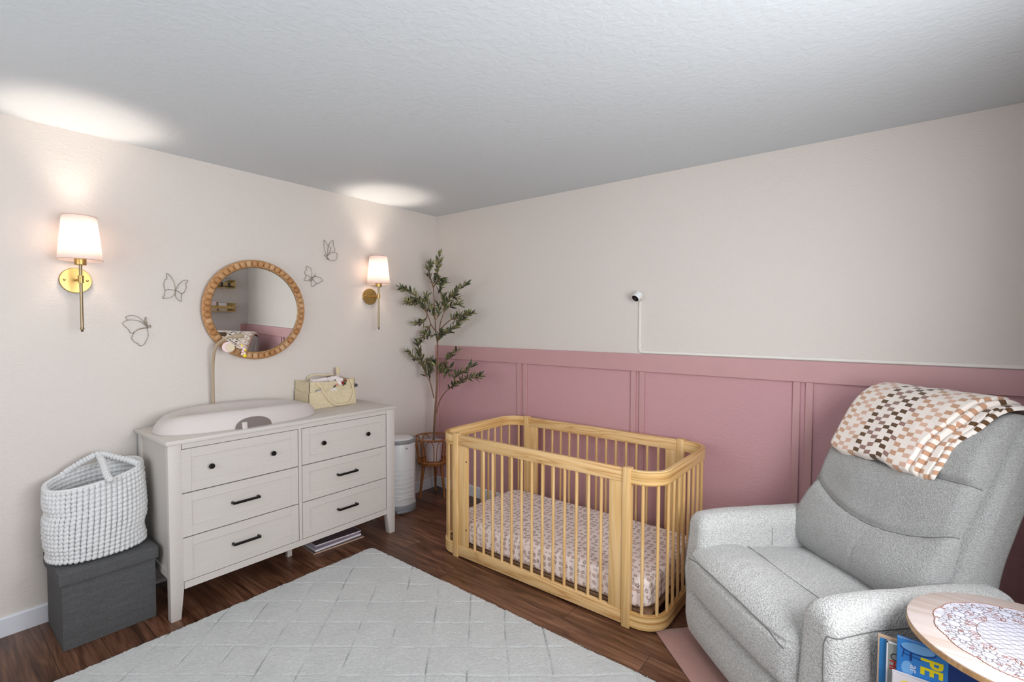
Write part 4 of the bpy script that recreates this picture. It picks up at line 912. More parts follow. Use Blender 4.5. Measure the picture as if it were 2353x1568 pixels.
# ================================================================ CRIB
def make_crib():
    YF, YB, ZT = -0.87, -0.085, 0.783
    XL, XR = 1.081, 2.283
    t = thing('crib', 'natural pine crib with rounded ends against the pink wall', 'crib', ((XL + XR) / 2, (YF + YB) / 2, 0))
    K = dict(world=True)
    bolt = M['black_metal']
    for x0, x1 in ((XL, XL + 0.042), (XR - 0.042, XR)):
        for y0, y1 in ((YF, YF + 0.036), (YB - 0.036, YB)):
            bm = NB(); box(bm, (x0, y0, 0), (x1, y1, ZT + 0.004), 0.003, 2); obj('post', bm, M['pine'], t, **K)
    for yi, (y0, y1) in enumerate(((YF + 0.006, YF + 0.030), (YB - 0.030, YB - 0.006))):
        bm = NB(); box(bm, (XL + 0.042, y0, 0.712), (XR - 0.042, y1, 0.780), 0.003, 2); obj('top_rail', bm, M['pine_x'], t, **K)
        bm = NB(); box(bm, (XL + 0.042, y0, 0.010), (XR - 0.042, y1, 0.078), 0.003, 2); obj('bottom_rail', bm, M['pine_x'], t, **K)
        for x0, x1 in ((XL + 0.042, XL + 0.118), (XR - 0.116, XR - 0.042)):
            bm = NB(); box(bm, (x0, y0 + 0.002, 0.078), (x1, y1 - 0.002, 0.712), 0.003, 2); sb = obj('side_board', bm, M['pine'], t, **K)
            for z in (0.62, 0.19):
                bm = NB(); xx = x1 - 0.006 if x0 < 1.5 else x0 + 0.006; yy = y0 + 0.002 if yi == 0 else y1 - 0.002
                if x0 < 1.5:
                    lathe(bm, [(0, 0), (0.0045, 0), (0.0045, 0.002), (0, 0.002)], 10, M=axis_M((xx, yy, z), (0, -1, 0))); obj('bolt', bm, bolt, sb, **K)
        ym = (y0 + y1) / 2
        for k in range(13):
            x = 1.2565 + k * 0.0719
            if x > XR - 0.13: continue
            bm = NB(); tube(bm, [(x, ym, 0.075), (x, ym, 0.715)], 0.0082, 12); obj('slat', bm, M['pine'], t, **K)
    # rounded ends
    r = 0.118
    for s, xp in ((1, XR), (-1, XL)):
        xo = XR + 0.137 if s == 1 else XL - 0.137
        y0, y1 = YF + 0.019, YB - 0.019; path = [(xp, y0)]
        for i in range(13):
            a = -PI / 2 + PI / 2 * i / 12; path.append((xo - s * r + s * math.cos(a) * r, y0 + r + math.sin(a) * r))
        for i in range(13):
            a = PI / 2 * i / 12; path.append((xo - s * r + s * math.cos(a) * r, y1 - r + math.sin(a) * r))
        path.append((xp, y1)); P = [Vector((p[0], p[1], 0)) for p in path]
        def band(z0, z1, th, name):
            bm = NB(); b = bmesh.new(); rings = []; n = len(P); bv = 0.003
            for i in range(n):
                tt = (P[min(i + 1, n - 1)] - P[max(i - 1, 0)]).normalized(); nn = Vector((tt.y, -tt.x, 0)) * s
                h = th / 2
                rings.append([b.verts.new(P[i] + nn * o + Vector((0, 0, z))) for o, z in ((-h, z0 + bv), (-h, z1 - bv), (-h + bv, z1), (h - bv, z1), (h, z1 - bv), (h, z0 + bv), (h - bv, z0), (-h + bv, z0))])
            for A, B in zip(rings[:-1], rings[1:]):
                for k in range(8): b.faces.new((A[k], A[(k + 1) % 8], B[(k + 1) % 8], B[k]))
            b.faces.new(rings[0][::-1]); b.faces.new(rings[-1]); bmesh.ops.recalc_face_normals(b, faces=list(b.faces)); add(bm, b)
            obj(name, bm, M['laminate'], t, angle=40, **K)
        band(0.710, 0.779, 0.024, 'end_rail'); band(0.008, 0.080, 0.024, 'end_foot_rail')
        cum = [0]
        for i in range(1, len(P)): cum.append(cum[-1] + (P[i] - P[i - 1]).length)
        L = cum[-1]; m = 12
        for k in range(m):
            q = L * (k + 0.75) / (m + 0.5); i = max(j for j in range(len(cum)) if cum[j] <= q); i = min(i, len(P) - 2)
            p = P[i] + (P[i + 1] - P[i]) * ((q - cum[i]) / (cum[i + 1] - cum[i]))
            bm = NB(); tube(bm, [(p.x, p.y, 0.078), (p.x, p.y, 0.712)], 0.0082, 12); obj('slat', bm, M['pine'], t, **K)
    bm = NB(); box(bm, (XL - 0.09, YF + 0.045, 0.066), (XR + 0.09, YB - 0.045, 0.084), 0.003, 1); obj('mattress_support', bm, M['platform'], t, **K)
make_crib()
def mattress():
    t = thing('crib_mattress', 'thin crib mattress in a white sheet with brown sprigs, inside the crib', 'mattress', (1.682, -0.478, 0.085))
    hx, hy, hz, rc = 0.685, 0.352, 0.072, 0.10
    def f(p):
        # round the plan corners and soften the top edge
        q = Vector((p.x, p.y, p.z)); ax, ay = hx - rc, hy - rc
        dx, dy = abs(q.x) - ax, abs(q.y) - ay
        if dx > 0 and dy > 0:
            m = max(dx, dy); L = math.hypot(dx, dy); k = m / L; q.x = math.copysign(ax + dx * k, q.x); q.y = math.copysign(ay + dy * k, q.y)
        q.z += 0.003 * noise.noise(Vector((q.x * 5, q.y * 5, 0))) * (1 if p.z > 0.07 else 0)
        if abs(p.z - 0.07) < 0.06:
            w = 0.0035 * math.sin(q.x * 46 + 2 * math.sin(q.x * 13)) * (1 - abs(p.z - 0.07) / 0.07)
            q.y += math.copysign(w, q.y) if abs(q.y) > hy - 0.03 else 0
        return q
    bm = NB(); rbox(bm, (-hx, -hy, 0.0), (hx, hy, 2 * hz), 0.030, 56, f)
    bm.normal_update(); uv = bm.loops.layers.uv.new('UVMap'); zt = 2 * hz
    for fc in bm.faces:
        n_ = fc.normal
        for lp in fc.loops:
            q = lp.vert.co
            if abs(n_.z) > 0.6: w = (q.x, q.y)
            elif abs(n_.y) > abs(n_.x): w = (q.x, q.y + math.copysign(zt - q.z, n_.y))
            else: w = (q.x + math.copysign(zt - q.z, n_.x), q.y)
            lp[uv].uv = (w[0] + 2, w[1] + 2)
    obj('fitted_sheet', bm, M['sprig'], t, angle=180)
mattress()

# ================================================================ RUG, MAT, CARDS UNDER THE DRESSER
def rug():
    x0, x1, y0, y1 = 0.605, 2.70, -3.45, -1.135; nx, ny = 600, 660
    rnd = random.Random(5)
    f = Vector((-0.619, 0.785)); g = Vector((0.747, 0.665))
    def line_d(p):
        a = (p.dot(f) + 1.548 + 0.012 * noise.noise(Vector((p.x * 3, p.y * 3, 5)))) / 0.1775
        b = (p.dot(g) - 0.002 + 0.012 * noise.noise(Vector((p.x * 3, p.y * 3, 9)))) / 0.176
        return min(abs(a - round(a)) * 0.1775, abs(b - round(b)) * 0.176)
    def P(u, v):
        x = x0 + (x1 - x0) * u; y = y0 + (y1 - y0) * v
        e = min(x - x0, x1 - x, y - y0, y1 - y)
        wob = 0.006 * noise.noise(Vector((x * 22, y * 22, 2))) + 0.003 * noise.noise(Vector((x * 90, y * 90, 2)))
        rc = 0.05; cx = max(x0 + rc, min(x1 - rc, x)); cy = max(y0 + rc, min(y1 - rc, y))
        if (x - cx) and (y - cy):
            d = Vector((x - cx, y - cy)); m = max(abs(d.x), abs(d.y)); d = d * (m / d.length); x, y = cx + d.x, cy + d.y
        if e < 0.02:
            x += wob * (1 if abs(x - (x0 + x1) / 2) > abs(x1 - x0) / 2 - 0.03 else 0); y += wob * (1 if abs(y - (y0 + y1) / 2) > abs(y1 - y0) / 2 - 0.03 else 0)
        z = 0.021
        p = Vector((x, y)); d = line_d(p)
        brk = 0.45 + 1.3 * noise.noise(Vector((x * 9, y * 9, 17)))
        z -= 0.010 * math.exp(-(d / 0.0036) ** 2) * max(0.15, min(1, brk))
        z += 0.0035 * noise.noise(Vector((x * 7, y * 7, 1))) + 0.0014 * noise.noise(Vector((x * 30, y * 45 + 3 * noise.noise(Vector((x * 8, y * 8, 0))), 3))) + 0.0022 * noise.noise(Vector((x * 110, y * 110, 4)))
        if e < 0.014: z *= 0.25 + 0.75 * math.sqrt(max(0, e / 0.014))
        return (x, y, max(0.001, z))
    b = sheet(P, nx, ny)
    # underside so the rug is a solid slab
    vs = [b.verts.new(q) for q in ((x0 + 0.02, y0 + 0.02, 0.0005), (x1 - 0.02, y0 + 0.02, 0.0005), (x1 - 0.02, y1 - 0.02, 0.0005), (x0 + 0.02, y1 - 0.02, 0.0005))]; b.faces.new(vs[::-1])
    # tufts of pile sticking out along the visible edges
    for k in range(2600):
        if k % 2 == 0: x, y, d = x0 + rnd.uniform(-0.001, 0.006), rnd.uniform(y0, y1 - 0.03), Vector((-1, rnd.uniform(-.8, .8), 0))
        else: x, y, d = rnd.uniform(x0 + 0.03, x1), y1 + rnd.uniform(-0.006, 0.001), Vector((rnd.uniform(-.8, .8), 1, 0))
        d.normalize(); L = rnd.uniform(0.004, 0.011); sd = Vector((-d.y, d.x, 0)) * rnd.uniform(0.002, 0.004); z = rnd.uniform(0.005, 0.015); p = Vector((x, y, z)) - d * 0.004
        a, c, e = b.verts.new(p - sd), b.verts.new(p + sd), b.verts.new(p + d * L + Vector((0, 0, -z * 0.5))); h = b.verts.new(p + Vector((0, 0, 0.004)))
        b.faces.new((a, e, h)); b.faces.new((c, h, e)); b.faces.new((a, c, e))
    cx, cy = (x0 + x1) / 2, (y0 + y1) / 2; b.transform(Matrix.Translation((-cx, -cy, 0)))
    o = obj('area_rug', b, M['fur'], angle=180); o.location = (cx, cy, 0); tag(o, 'white faux fur rug with sculpted diamond lines on the wood floor', 'rug')
rug()
def cards():
    spec = [('paper_sleeve', 'flat dark printed card with a pale edge, lowest of the stack under the dresser', (0.300, -1.235, 0.0), 0.355, 0.20, 0.008, -0.075, 'paper_dark', 'kraft'),
            ('magazine', 'pale lavender magazine in the middle of the stack under the dresser', (0.290, -1.232, 0.0083), 0.335, 0.18, 0.012, -0.03, 'lavender', 'paper'),
            ('folder', 'dark folder with a cream edge, topmost of the stack under the dresser', (0.262, -1.205, 0.0206), 0.33, 0.16, 0.006, -0.09, 'paper_dark', 'paper')]
    for name, lab, loc, ly, lx, th, rz, top, edge in spec:
        t = thing(name, lab, 'paper', loc, rz, 'flat papers stacked under the dresser')
        bm = NB(); box(bm, (-lx / 2, -ly / 2, 0), (lx / 2, ly / 2, th), 0.001, 1); obj('pages', bm, M[edge], t, smooth=False)
        bm = NB(); box(bm, (-lx / 2 + 0.003, -ly / 2 + 0.003, th), (lx / 2 - 0.003, ly / 2 - 0.003, th + 0.0003)); obj('cover', bm, M[top], t, smooth=False)
cards()

# ================================================================ MONITOR CAMERA + CABLE RACEWAY
def monitor():
    t = thing('monitor_camera', 'small white monitor camera with black lens mounted on the wall above the crib', 'camera', (1.936, 0, 1.655))
    Y = axis_M((0, 0, 0.012), (0, -1, 0))
    bm = NB(); lathe(bm, [(0, 0), (0.027, 0), (0.027, 0.006), (0.024, 0.010), (0, 0.011)], 32, M=Y); tube(bm, [(0, -0.008, 0.012), (0, -0.022, 0.016), (-0.006, -0.034, 0.010)], 0.006, 10); obj('mount', bm, M['raceway'], t)
    d = Vector((-0.20, -0.74, -0.62)).normalized(); Q = axis_M(Vector((0.012, -0.026, 0.024)), d)
    bm = NB(); lathe(bm, [(0, 0), (0.020, 0.002), (0.0265, 0.010), (0.0275, 0.030), (0.0275, 0.052), (0.025, 0.054), (0.025, 0.050), (0, 0.050)], 36, M=Q); obj('housing', bm, M['white_plastic'], t)
    bm = NB(); lathe(bm, [(0, 0.0500), (0.024, 0.0500), (0.022, 0.0535), (0, 0.055)], 32, M=Q); ln = obj('face', bm, M['black_plastic'], t)
    bm = NB(); lathe(bm, [(0, 0.055), (0.0075, 0.0545), (0.0075, 0.057), (0.0, 0.0575)], 20, M=Q); obj('lens', bm, simple('lens_glass', (70, 74, 84), 0.08, 0.4), ln)
    t = thing('cable_raceway', 'thin white cable channel running down from the camera and along the pink rail', 'cable cover', (1.94, 0, WZ))
    K = dict(world=True); xr = 1.945
    pts = [(xr, 1.630), (xr, 1.325)]
    for i in range(7): a = PI + PI / 2 * i / 6; pts.append((xr + 0.022 + math.cos(a) * 0.022, 1.318 + math.sin(a) * 0.022 + 0.002))
    pts += [(RW - 0.02, WZ + 0.011)]
    b = bmesh.new(); rings = []; P = [Vector((p[0], -0.0006, p[1])) for p in pts]; n = len(P)
    for i in range(n):
        tt = (P[min(i + 1, n - 1)] - P[max(i - 1, 0)]).normalized(); nn = Vector((tt.z, 0, -tt.x))
        rings.append([b.verts.new(P[i] + nn * o + Vector((0, y, 0))) for o, y in ((-0.009, 0), (-0.009, -0.006), (-0.006, -0.0095), (0.006, -0.0095), (0.009, -0.006), (0.009, 0))])
    for A, B in zip(rings[:-1], rings[1:]):
        for k in range(6): b.faces.new((A[k], A[(k + 1) % 6], B[(k + 1) % 6], B[k]))
    b.faces.new(rings[0][::-1]); b.faces.new(rings[-1]); bmesh.ops.recalc_face_normals(b, faces=list(b.faces)); bm = NB(); add(bm, b)
    obj('channel', bm, M['raceway'], t, **K)
monitor()

# ================================================================ RECLINER (u across, d from front to back)
CH_O = Vector((2.5, -0.75, 0)); CH_A = math.atan2(-0.69, 0.724); UO, DO = 0.43, 0.42
_U = Vector((math.cos(CH_A), math.sin(CH_A), 0)); _D = Vector((-math.sin(CH_A), math.cos(CH_A), 0))
CH_LOC = CH_O + _U * UO + _D * DO
def chloc(u, d, z): return Vector((u - UO, d - DO, z))
def closed_curve(pts, K):
    P = [Vector((p[0], p[1], 0)) for p in pts]; S = spline(P, 12, closed=True); n = len(S)
    cum = [0]
    for i in range(n): cum.append(cum[-1] + (S[(i + 1) % n] - S[i]).length)
    out = []; j = 0
    for k in range(K):
        q = cum[-1] * k / K
        while cum[j + 1] < q: j += 1
        f = (q - cum[j]) / max(1e-9, cum[j + 1] - cum[j]); out.append(S[j] + (S[(j + 1) % n] - S[j]) * f)
    area_ = sum(out[i].x * out[(i + 1) % K].y - out[(i + 1) % K].x * out[i].y for i in range(K)); sg = 1 if area_ > 0 else -1
    nr = []
    for i in range(K):
        t = out[(i + 1) % K] - out[i - 1]; nr.append((Vector((t.y, -t.x, 0)) * sg).normalized())
    return [(p.x, p.y) for p in out], [(q.x, q.y) for q in nr]
def ploft(prof, u0, u1, r, disp, K=150, NU=90, ufn=None):
    """loft a closed (d,z) outline across u with rounded ends; disp(u,d,z,nd,nz) pushes the surface out"""
    P, Nn = closed_curve(prof, K); b = bmesh.new(); rings = []
    us = []
    for i in range(NU + 1):
        q = i / NU; us.append(u0 + (u1 - u0) * (0.5 - 0.5 * math.cos(PI * q)) * 0.35 + (u1 - u0) * q * 0.65)
    for i, u in enumerate(us):
        e = min(u - u0, u1 - u); ins = 0
        if e < r: ins = r * (1 - math.sqrt(max(0, 1 - (1 - e / r) ** 2)))
        ring = []
        for (d, z), (nd, nz) in zip(P, Nn):
            o = disp(u, d, z, nd, nz) if disp else 0
            uu = ufn(u, d, z) if ufn else u
            ring.append(b.verts.new(chloc(uu, d + nd * (o - ins), z + nz * (o - ins))))
        rings.append(ring)
    for A, B in zip(rings[:-1], rings[1:]):
        for k in range(K): b.faces.new((A[k], A[(k + 1) % K], B[(k + 1) % K], B[k]))
    b.faces.new(rings[0][::-1]); b.faces.new(rings[-1]); bmesh.ops.recalc_face_normals(b, faces=list(b.faces))
    fr = [k for k in range(K) if Nn[k][0] < 0.1]
    def surf(u, z):
        """point on the front face at height z"""
        k = min(fr, key=lambda q: abs(P[q][1] - z) + (0 if Nn[q][0] < -0.2 else 0.02)); d, z0 = P[k]; nd, nz = Nn[k]
        o = disp(u, d, z0, nd, nz) if disp else 0; uu = ufn(u, d, z0) if ufn else u
        e = min(u - u0, u1 - u); ins = r * (1 - math.sqrt(max(0, 1 - (1 - e / r) ** 2))) if e < r else 0
        return chloc(uu, d + nd * (o - ins), z0 + nz * (o - ins) + (z - z0))
    return b, surf
G = lambda x, w: math.exp(-(x / w) ** 2)
def recliner():
    t = thing('recliner_armchair', 'light grey boucle recliner armchair with checked throw, in front of the pink wall corner', 'armchair', CH_LOC, CH_A)
    B = M['boucle']
    L = lambda p: chloc(p.x, p.y, p.z)
    nz3 = lambda p, s: noise.noise(Vector((p.x * s, p.y * s, p.z * s)))
    def seam(parent, pts, r=0.0020):
        bm = NB(); tube(bm, pts, r, 6); return obj('seam', bm, M['seam'], parent, angle=180)
    # plinth
    def fbase(p):
        k = max(0, 0.12 - p.z) / 0.12
        return L(Vector((p.x + (0.43 - p.x) * 0.05 * k, p.y + (0.4 - p.y) * 0.05 * k, p.z)))
    bm = NB(); rbox(bm, (0.10, 0.06, 0.03), (0.76, 0.69, 0.30), 0.03, 12, fbase); obj('base', bm, B, t, angle=180)
    bm = NB()
    for u in (0.08, 0.78):
        for d in (0.12, 0.62): lathe(bm, [(0, 0), (0.022, 0), (0.022, 0.05), (0, 0.05)], 16, loc=chloc(u, d, 0.008))
    obj('foot', bm, M['black_plastic'], t)
    # arms
    def arm(u0, u1, s):
        def f(p):
            q = p.copy(); uc = (u0 + u1) / 2; w = (u1 - u0) / 2; v = max(0, min(1, q.z / 0.62))
            # padded top: crowned, drooping at the front, outer side flares out a little at mid height
            if q.z > 0.45: q.z += 0.022 * (1 - ((q.x - uc) / w) ** 2) * (q.z - 0.45) / 0.17
            fr = max(0, 0.17 - (q.y - 0.0)) / 0.17
            q.z -= 0.020 * fr * fr * max(0, (v - 0.3) / 0.7)
            bk = max(0, q.y - 0.5) / 0.3; q.z -= 0.020 * bk * bk * v
            q.y += 0.024 * (1 - max(0, 1 - abs(v - 0.55) / 0.55)) * max(0, 1 - q.y / 0.25)
            q.x += s * 0.018 * math.sin(PI * min(1, v * 1.1)) if (q.x - uc) * s > 0 else 0
            # bottom tucks under
            k = max(0, 0.14 - q.z) / 0.14; q.y += 0.035 * k * max(0, 1 - q.y / 0.4); q.x -= s * 0.03 * k * (1 if (q.x - uc) * s > 0 else 0)
            out = (q.x - uc) * s; g = 0
            q.x += 0.003 * nz3(q, 9); q.z += 0.002 * nz3(q, 12)
            return L(q)
        bm = NB(); rbox(bm, (u0, 0.0, 0.04), (u1, 0.70, 0.605), 0.042, 56, f)
        ao = obj('armrest', bm, B, t, angle=180); w = (u1 - u0) / 2; uc = (u0 + u1) / 2; ou = uc + s * w
        # welt: up the outer edge of the front panel, round the corner and back along the top of the outer side
        lp = [(uc + s * (w - 0.034), 0.0005, 0.06 + 0.46 * i / 20) for i in range(21)]
        lp += [(uc + s * (w - 0.034 + 0.008 * i / 4), 0.001 + 0.002 * i / 4, 0.525 + 0.020 * i / 4) for i in range(1, 5)]
        lp += [(ou - s * (0.042 - 0.042 * math.sin(R(a_))), 0.042 - 0.042 * math.cos(R(a_)), 0.5455 + 0.012 * a_ / 90) for a_ in range(25, 96, 10)] + [(ou, 0.05 + 0.59 * i / 24, 0.558) for i in range(25)]
        seam(ao, [f(Vector(q)) for q in lp])
        ln = [(uc - s * w, 0.36, 0.40 + 0.15 * i / 8) for i in range(9)] + [(uc - s * (w - 0.0125), 0.36, 0.5925), (uc - s * (w - 0.042), 0.36, 0.605), (uc, 0.36, 0.605), (uc + s * (w - 0.042), 0.36, 0.605)]
        if s < 0: seam(ao, [f(Vector(q)) for q in ln[:10]], 0.0012)
    arm(0.0, 0.135, -1); arm(0.728, 0.868, 1)
    # seat cushion with a rolled front
    def fseat(p):
        q = p.copy(); uu = (q.x - 0.40) / 0.34
        top = max(0, (q.z - 0.32) / 0.155)
        crown = 0.030 * (1 - abs(uu) ** 2.4); roll = 0.018 * G(q.y - 0.11, 0.11) - 0.024 * max(0, (q.y - 0.22)) / 0.4
        q.z += top * (crown + roll - 0.012)
        if q.y < 0.12: q.y -= 0.030 * (1 - abs(uu) ** 2.5) * math.sin(PI * max(0, min(1, (q.z - 0.24) / 0.25))) * (1 - max(0, q.y) / 0.12)
        g = G(q.y - (0.205 + 0.03 * uu * uu), 0.008) * 0.6 * (1 if abs(uu) < 0.92 else 0.4)
        if q.z > 0.40: q.z -= 0.010 * g
        # seam where the top turns into the front
        g2 = G(q.z - 0.435, 0.007) if q.y < 0.03 else 0; q.y += 0.008 * g2
        # stretch wrinkles across the roll
        if q.z > 0.42 and q.y < 0.2: q.z += 0.0016 * math.sin(q.x * 95 + 5 * math.sin(q.y * 16)) * G(q.x - 0.35, 0.17) * G(q.y - 0.08, 0.07)
        q.z += 0.004 * nz3(q, 7)
        return L(q)
    bm = NB(); rbox(bm, (0.075, -0.020, 0.262), (0.738, 0.66, 0.472), 0.05, 60, fseat); so = obj('seat_cushion', bm, B, t, angle=180)
    seam(so, [fseat(Vector((0.10 + 0.615 * i / 40, -0.0195, 0.432 - 0.012 * abs(i / 20 - 1) ** 3))) for i in range(41)])
    seam(so, [fseat(Vector((0.12 + 0.575 * i / 40, 0.212 + 0.03 * (i / 20 - 1) ** 2, 0.472))) for i in range(41)], 0.0014)
    def ffoot(p):
        q = p.copy(); uu = (q.x - 0.39) / 0.36
        if q.y < 0.06: q.y -= 0.014 * math.sin(PI * max(0, min(1, q.z / 0.28))) * (1 - abs(uu) ** 3)
        k = max(0, 0.15 - q.z) / 0.15; q.y += 0.04 * k * k; q.x += (0.39 - q.x) * 0.06 * k
        g = G(q.x - 0.56, 0.006) if q.y < 0.05 else 0; q.y += 0.005 * g
        return L(q)
    bm = NB(); rbox(bm, (0.035, -0.014, 0.045), (0.732, 0.10, 0.258), 0.035, 44, ffoot); fo = obj('footrest_panel', bm, B, t, angle=180)
    seam(fo, [ffoot(Vector((0.56, -0.0135, 0.09 + 0.14 * i / 12))) for i in range(13)], 0.0012)
    # backrest cushion: lumbar roll, upper back and head section in one upholstered piece
    front = [(0.585, 0.42), (0.515, 0.455), (0.485, 0.52), (0.500, 0.61), (0.555, 0.70), (0.600, 0.77), (0.632, 0.85), (0.668, 0.92), (0.690, 0.965), (0.735, 1.035), (0.785, 1.10), (0.84, 1.148), (0.895, 1.165), (0.935, 1.14), (0.885, 1.06), (0.81, 0.95), (0.735, 0.80), (0.655, 0.62), (0.630, 0.45)]
    def zl(u): v = (u - 0.42) / 0.34; return 0.690 + 0.085 * v * v * (1 if abs(v) > 0 else 1)
    def zh(u): v = (u - 0.42) / 0.34; return 0.918 + 0.012 * v * v
    def dback(u, d, z, nd, nz):
        if nd > 0.35: return 0.0
        v = (u - 0.42) / 0.34; e = max(0, 1 - abs(v) ** 3)
        o = 0
        o -= 0.016 * G(z - zl(u), 0.013) * (0.55 + 0.45 * e); o -= 0.018 * G(z - zh(u), 0.011)
        o += 0.026 * e * math.sin(PI * max(0, min(1, (z - 0.46) / max(0.05, zl(u) - 0.46))))
        o += 0.012 * e * math.sin(PI * max(0, min(1, (z - zl(u)) / max(0.05, zh(u) - zl(u)))))
        o += 0.014 * e * math.sin(PI * max(0, min(1, (z - zh(u)) / 0.24)))
        if z < zl(u): o -= 0.003 * G(u - 0.44 - (z - 0.5) * 0.1, 0.005) * max(0, min(1, (z - 0.42) / 0.06)) * max(0, min(1, (zl(u) - z) / 0.05))
        o += 0.004 * noise.noise(Vector((u * 8, z * 8, 2)))
        return o
    def uf(u, d, z):
        k = max(0, min(1, (z - 0.70) / 0.08)); c = 0.42
        return c + (u - c) * (1.0 - 0.05 * k - 0.03 * max(0, (z - 0.95) / 0.2))
    b, surf = ploft(front, 0.075, 0.742, 0.042, dback, 400, 120, uf)
    bk = obj('backrest', b, M['boucle_shaded'], t, angle=180)
    seam(bk, [surf(0.088 + 0.648 * i / 60, zl(0.088 + 0.648 * i / 60)) for i in range(61)])
    seam(bk, [surf(0.084 + 0.654 * i / 60, zh(0.084 + 0.654 * i / 60)) for i in range(61)])
    shell = [(0.535, 0.36), (0.535, 0.52), (0.575, 0.64), (0.640, 0.77), (0.735, 0.93), (0.83, 1.08), (0.905, 1.150), (0.945, 1.135), (0.955, 1.08), (0.915, 0.985), (0.805, 0.78), (0.74, 0.60), (0.715, 0.36)]
    b, _s = ploft(shell, 0.055, 0.778, 0.030, None, 90, 40, lambda u, d, z: 0.43 + (u - 0.43) * (1 - 0.10 * max(0, min(1, (z - 0.75) / 0.4)) ** 1.5))
    obj('back_shell', b, M['boucle_shaded'], t, angle=180)
    return t
recliner()
def throw():
    t = thing('throw_blanket', 'folded cream throw with tan and brown checks draped over the recliner headrest', 'blanket', CH_LOC, CH_A)
    path = [(0.664, 0.905), (0.690, 0.965), (0.733, 1.035), (0.785, 1.105), (0.842, 1.155), (0.905, 1.175), (0.962, 1.160), (0.995, 1.105), (0.988, 1.03), (0.960, 0.95), (0.930, 0.88)]
    S = [Vector((p[0], p[1], 0)) for p in spline([(a, b_, 0) for a, b_ in path], 10)]; n = len(S); cum = [0]
    for i in range(1, n): cum.append(cum[-1] + (S[i] - S[i - 1]).length)
    L = cum[-1]
    def at(s):
        q = max(0, min(L, s)); i = 0
        while i < n - 2 and cum[i + 1] < q: i += 1
        f = (q - cum[i]) / max(1e-9, cum[i + 1] - cum[i]); p = S[i] + (S[i + 1] - S[i]) * f; tt = (S[min(n - 1, i + 2)] - S[max(0, i - 1)]).normalized(); return p, Vector((-tt.y, tt.x, 0))
    def ub(s): return 0.600 + 0.100 * max(0, min(1, (s - 0.03) / 0.34)) ** 1.15 + 0.006 * math.sin(s * 34)
    def ua(s): return 0.124 + 0.004 * math.sin(s * 20)
    TH = 0.034
    def P(layer, a, c):
        s0 = L * c; A_, B_ = ua(s0), ub(s0); u = A_ + (B_ - A_) * a
        s = s0 + (0.007 * math.sin(u * 22) + 0.004 * math.sin(u * 51 + 1)) * (1 - c) ** 3; p, nn = at(s)
        if s < 0: p = p + (S[0] - S[1]).normalized() * (-s)
        x = B_ - u; h = TH
        if layer:
            # near side: the folds step down in three layers, each with a rounded lip
            st = lambda x0, w: 0.5 - 0.5 * math.cos(PI * max(0, min(1, (x - x0) / w)))
            h = TH * (0.34 * math.sqrt(max(0, 1 - (1 - min(1, x / 0.012)) ** 2)) + 0.40 * st(0.060, 0.009) + 0.26 * st(0.088, 0.006))
            h -= 0.009 * G(x - 0.058, 0.004) + 0.010 * G(x - 0.0865, 0.0035) + 0.006 * G(x - 0.022, 0.003)
            r = 0.030; du = u - A_
            if du < r: h *= math.sqrt(max(0, 1 - (1 - du / r) ** 2))
            ds = min(s0, L - s0); r = 0.022
            if ds < r: h *= math.sqrt(max(0, 1 - (1 - ds / r) ** 2))
            h += 0.0030 * noise.noise(Vector((u * 16, s0 * 16, 3))) * min(1, ds / 0.01)
        else: h = 0
        q = p + nn * (0.006 + max(0, h)); return chloc(u, q.x, q.y)
    def UV(a, c): s0 = L * c; A_, B_ = ua(s0), ub(s0); return (0.3 + A_ + (B_ - A_) * a, s0)
    NUu, NS = 190, 110
    b = sheet(lambda a, c: P(1, a, c), NUu, NS, UV)
    b2 = sheet(lambda a, c: P(0, a, c), 30, 30)
    m1 = bpy.data.meshes.new('tmp'); b2.to_mesh(m1); b2.free(); b.from_mesh(m1); bpy.data.meshes.remove(m1)
    obj('throw_cloth', b, M['throw'], t, angle=180)
throw()
bm = NB(); rbox(bm, (-0.04, -0.117, 0.0005), (0.92, 0.78, 0.008), 0.003, 10, lambda p: chloc(p.x, p.y, p.z)); o = obj('floor_mat', bm, M['mat_pink'], angle=60); o.location = CH_LOC; o.rotation_euler = (0, 0, CH_A)
tag(o, 'flat dusty pink mat on the wood floor under the recliner', 'mat')

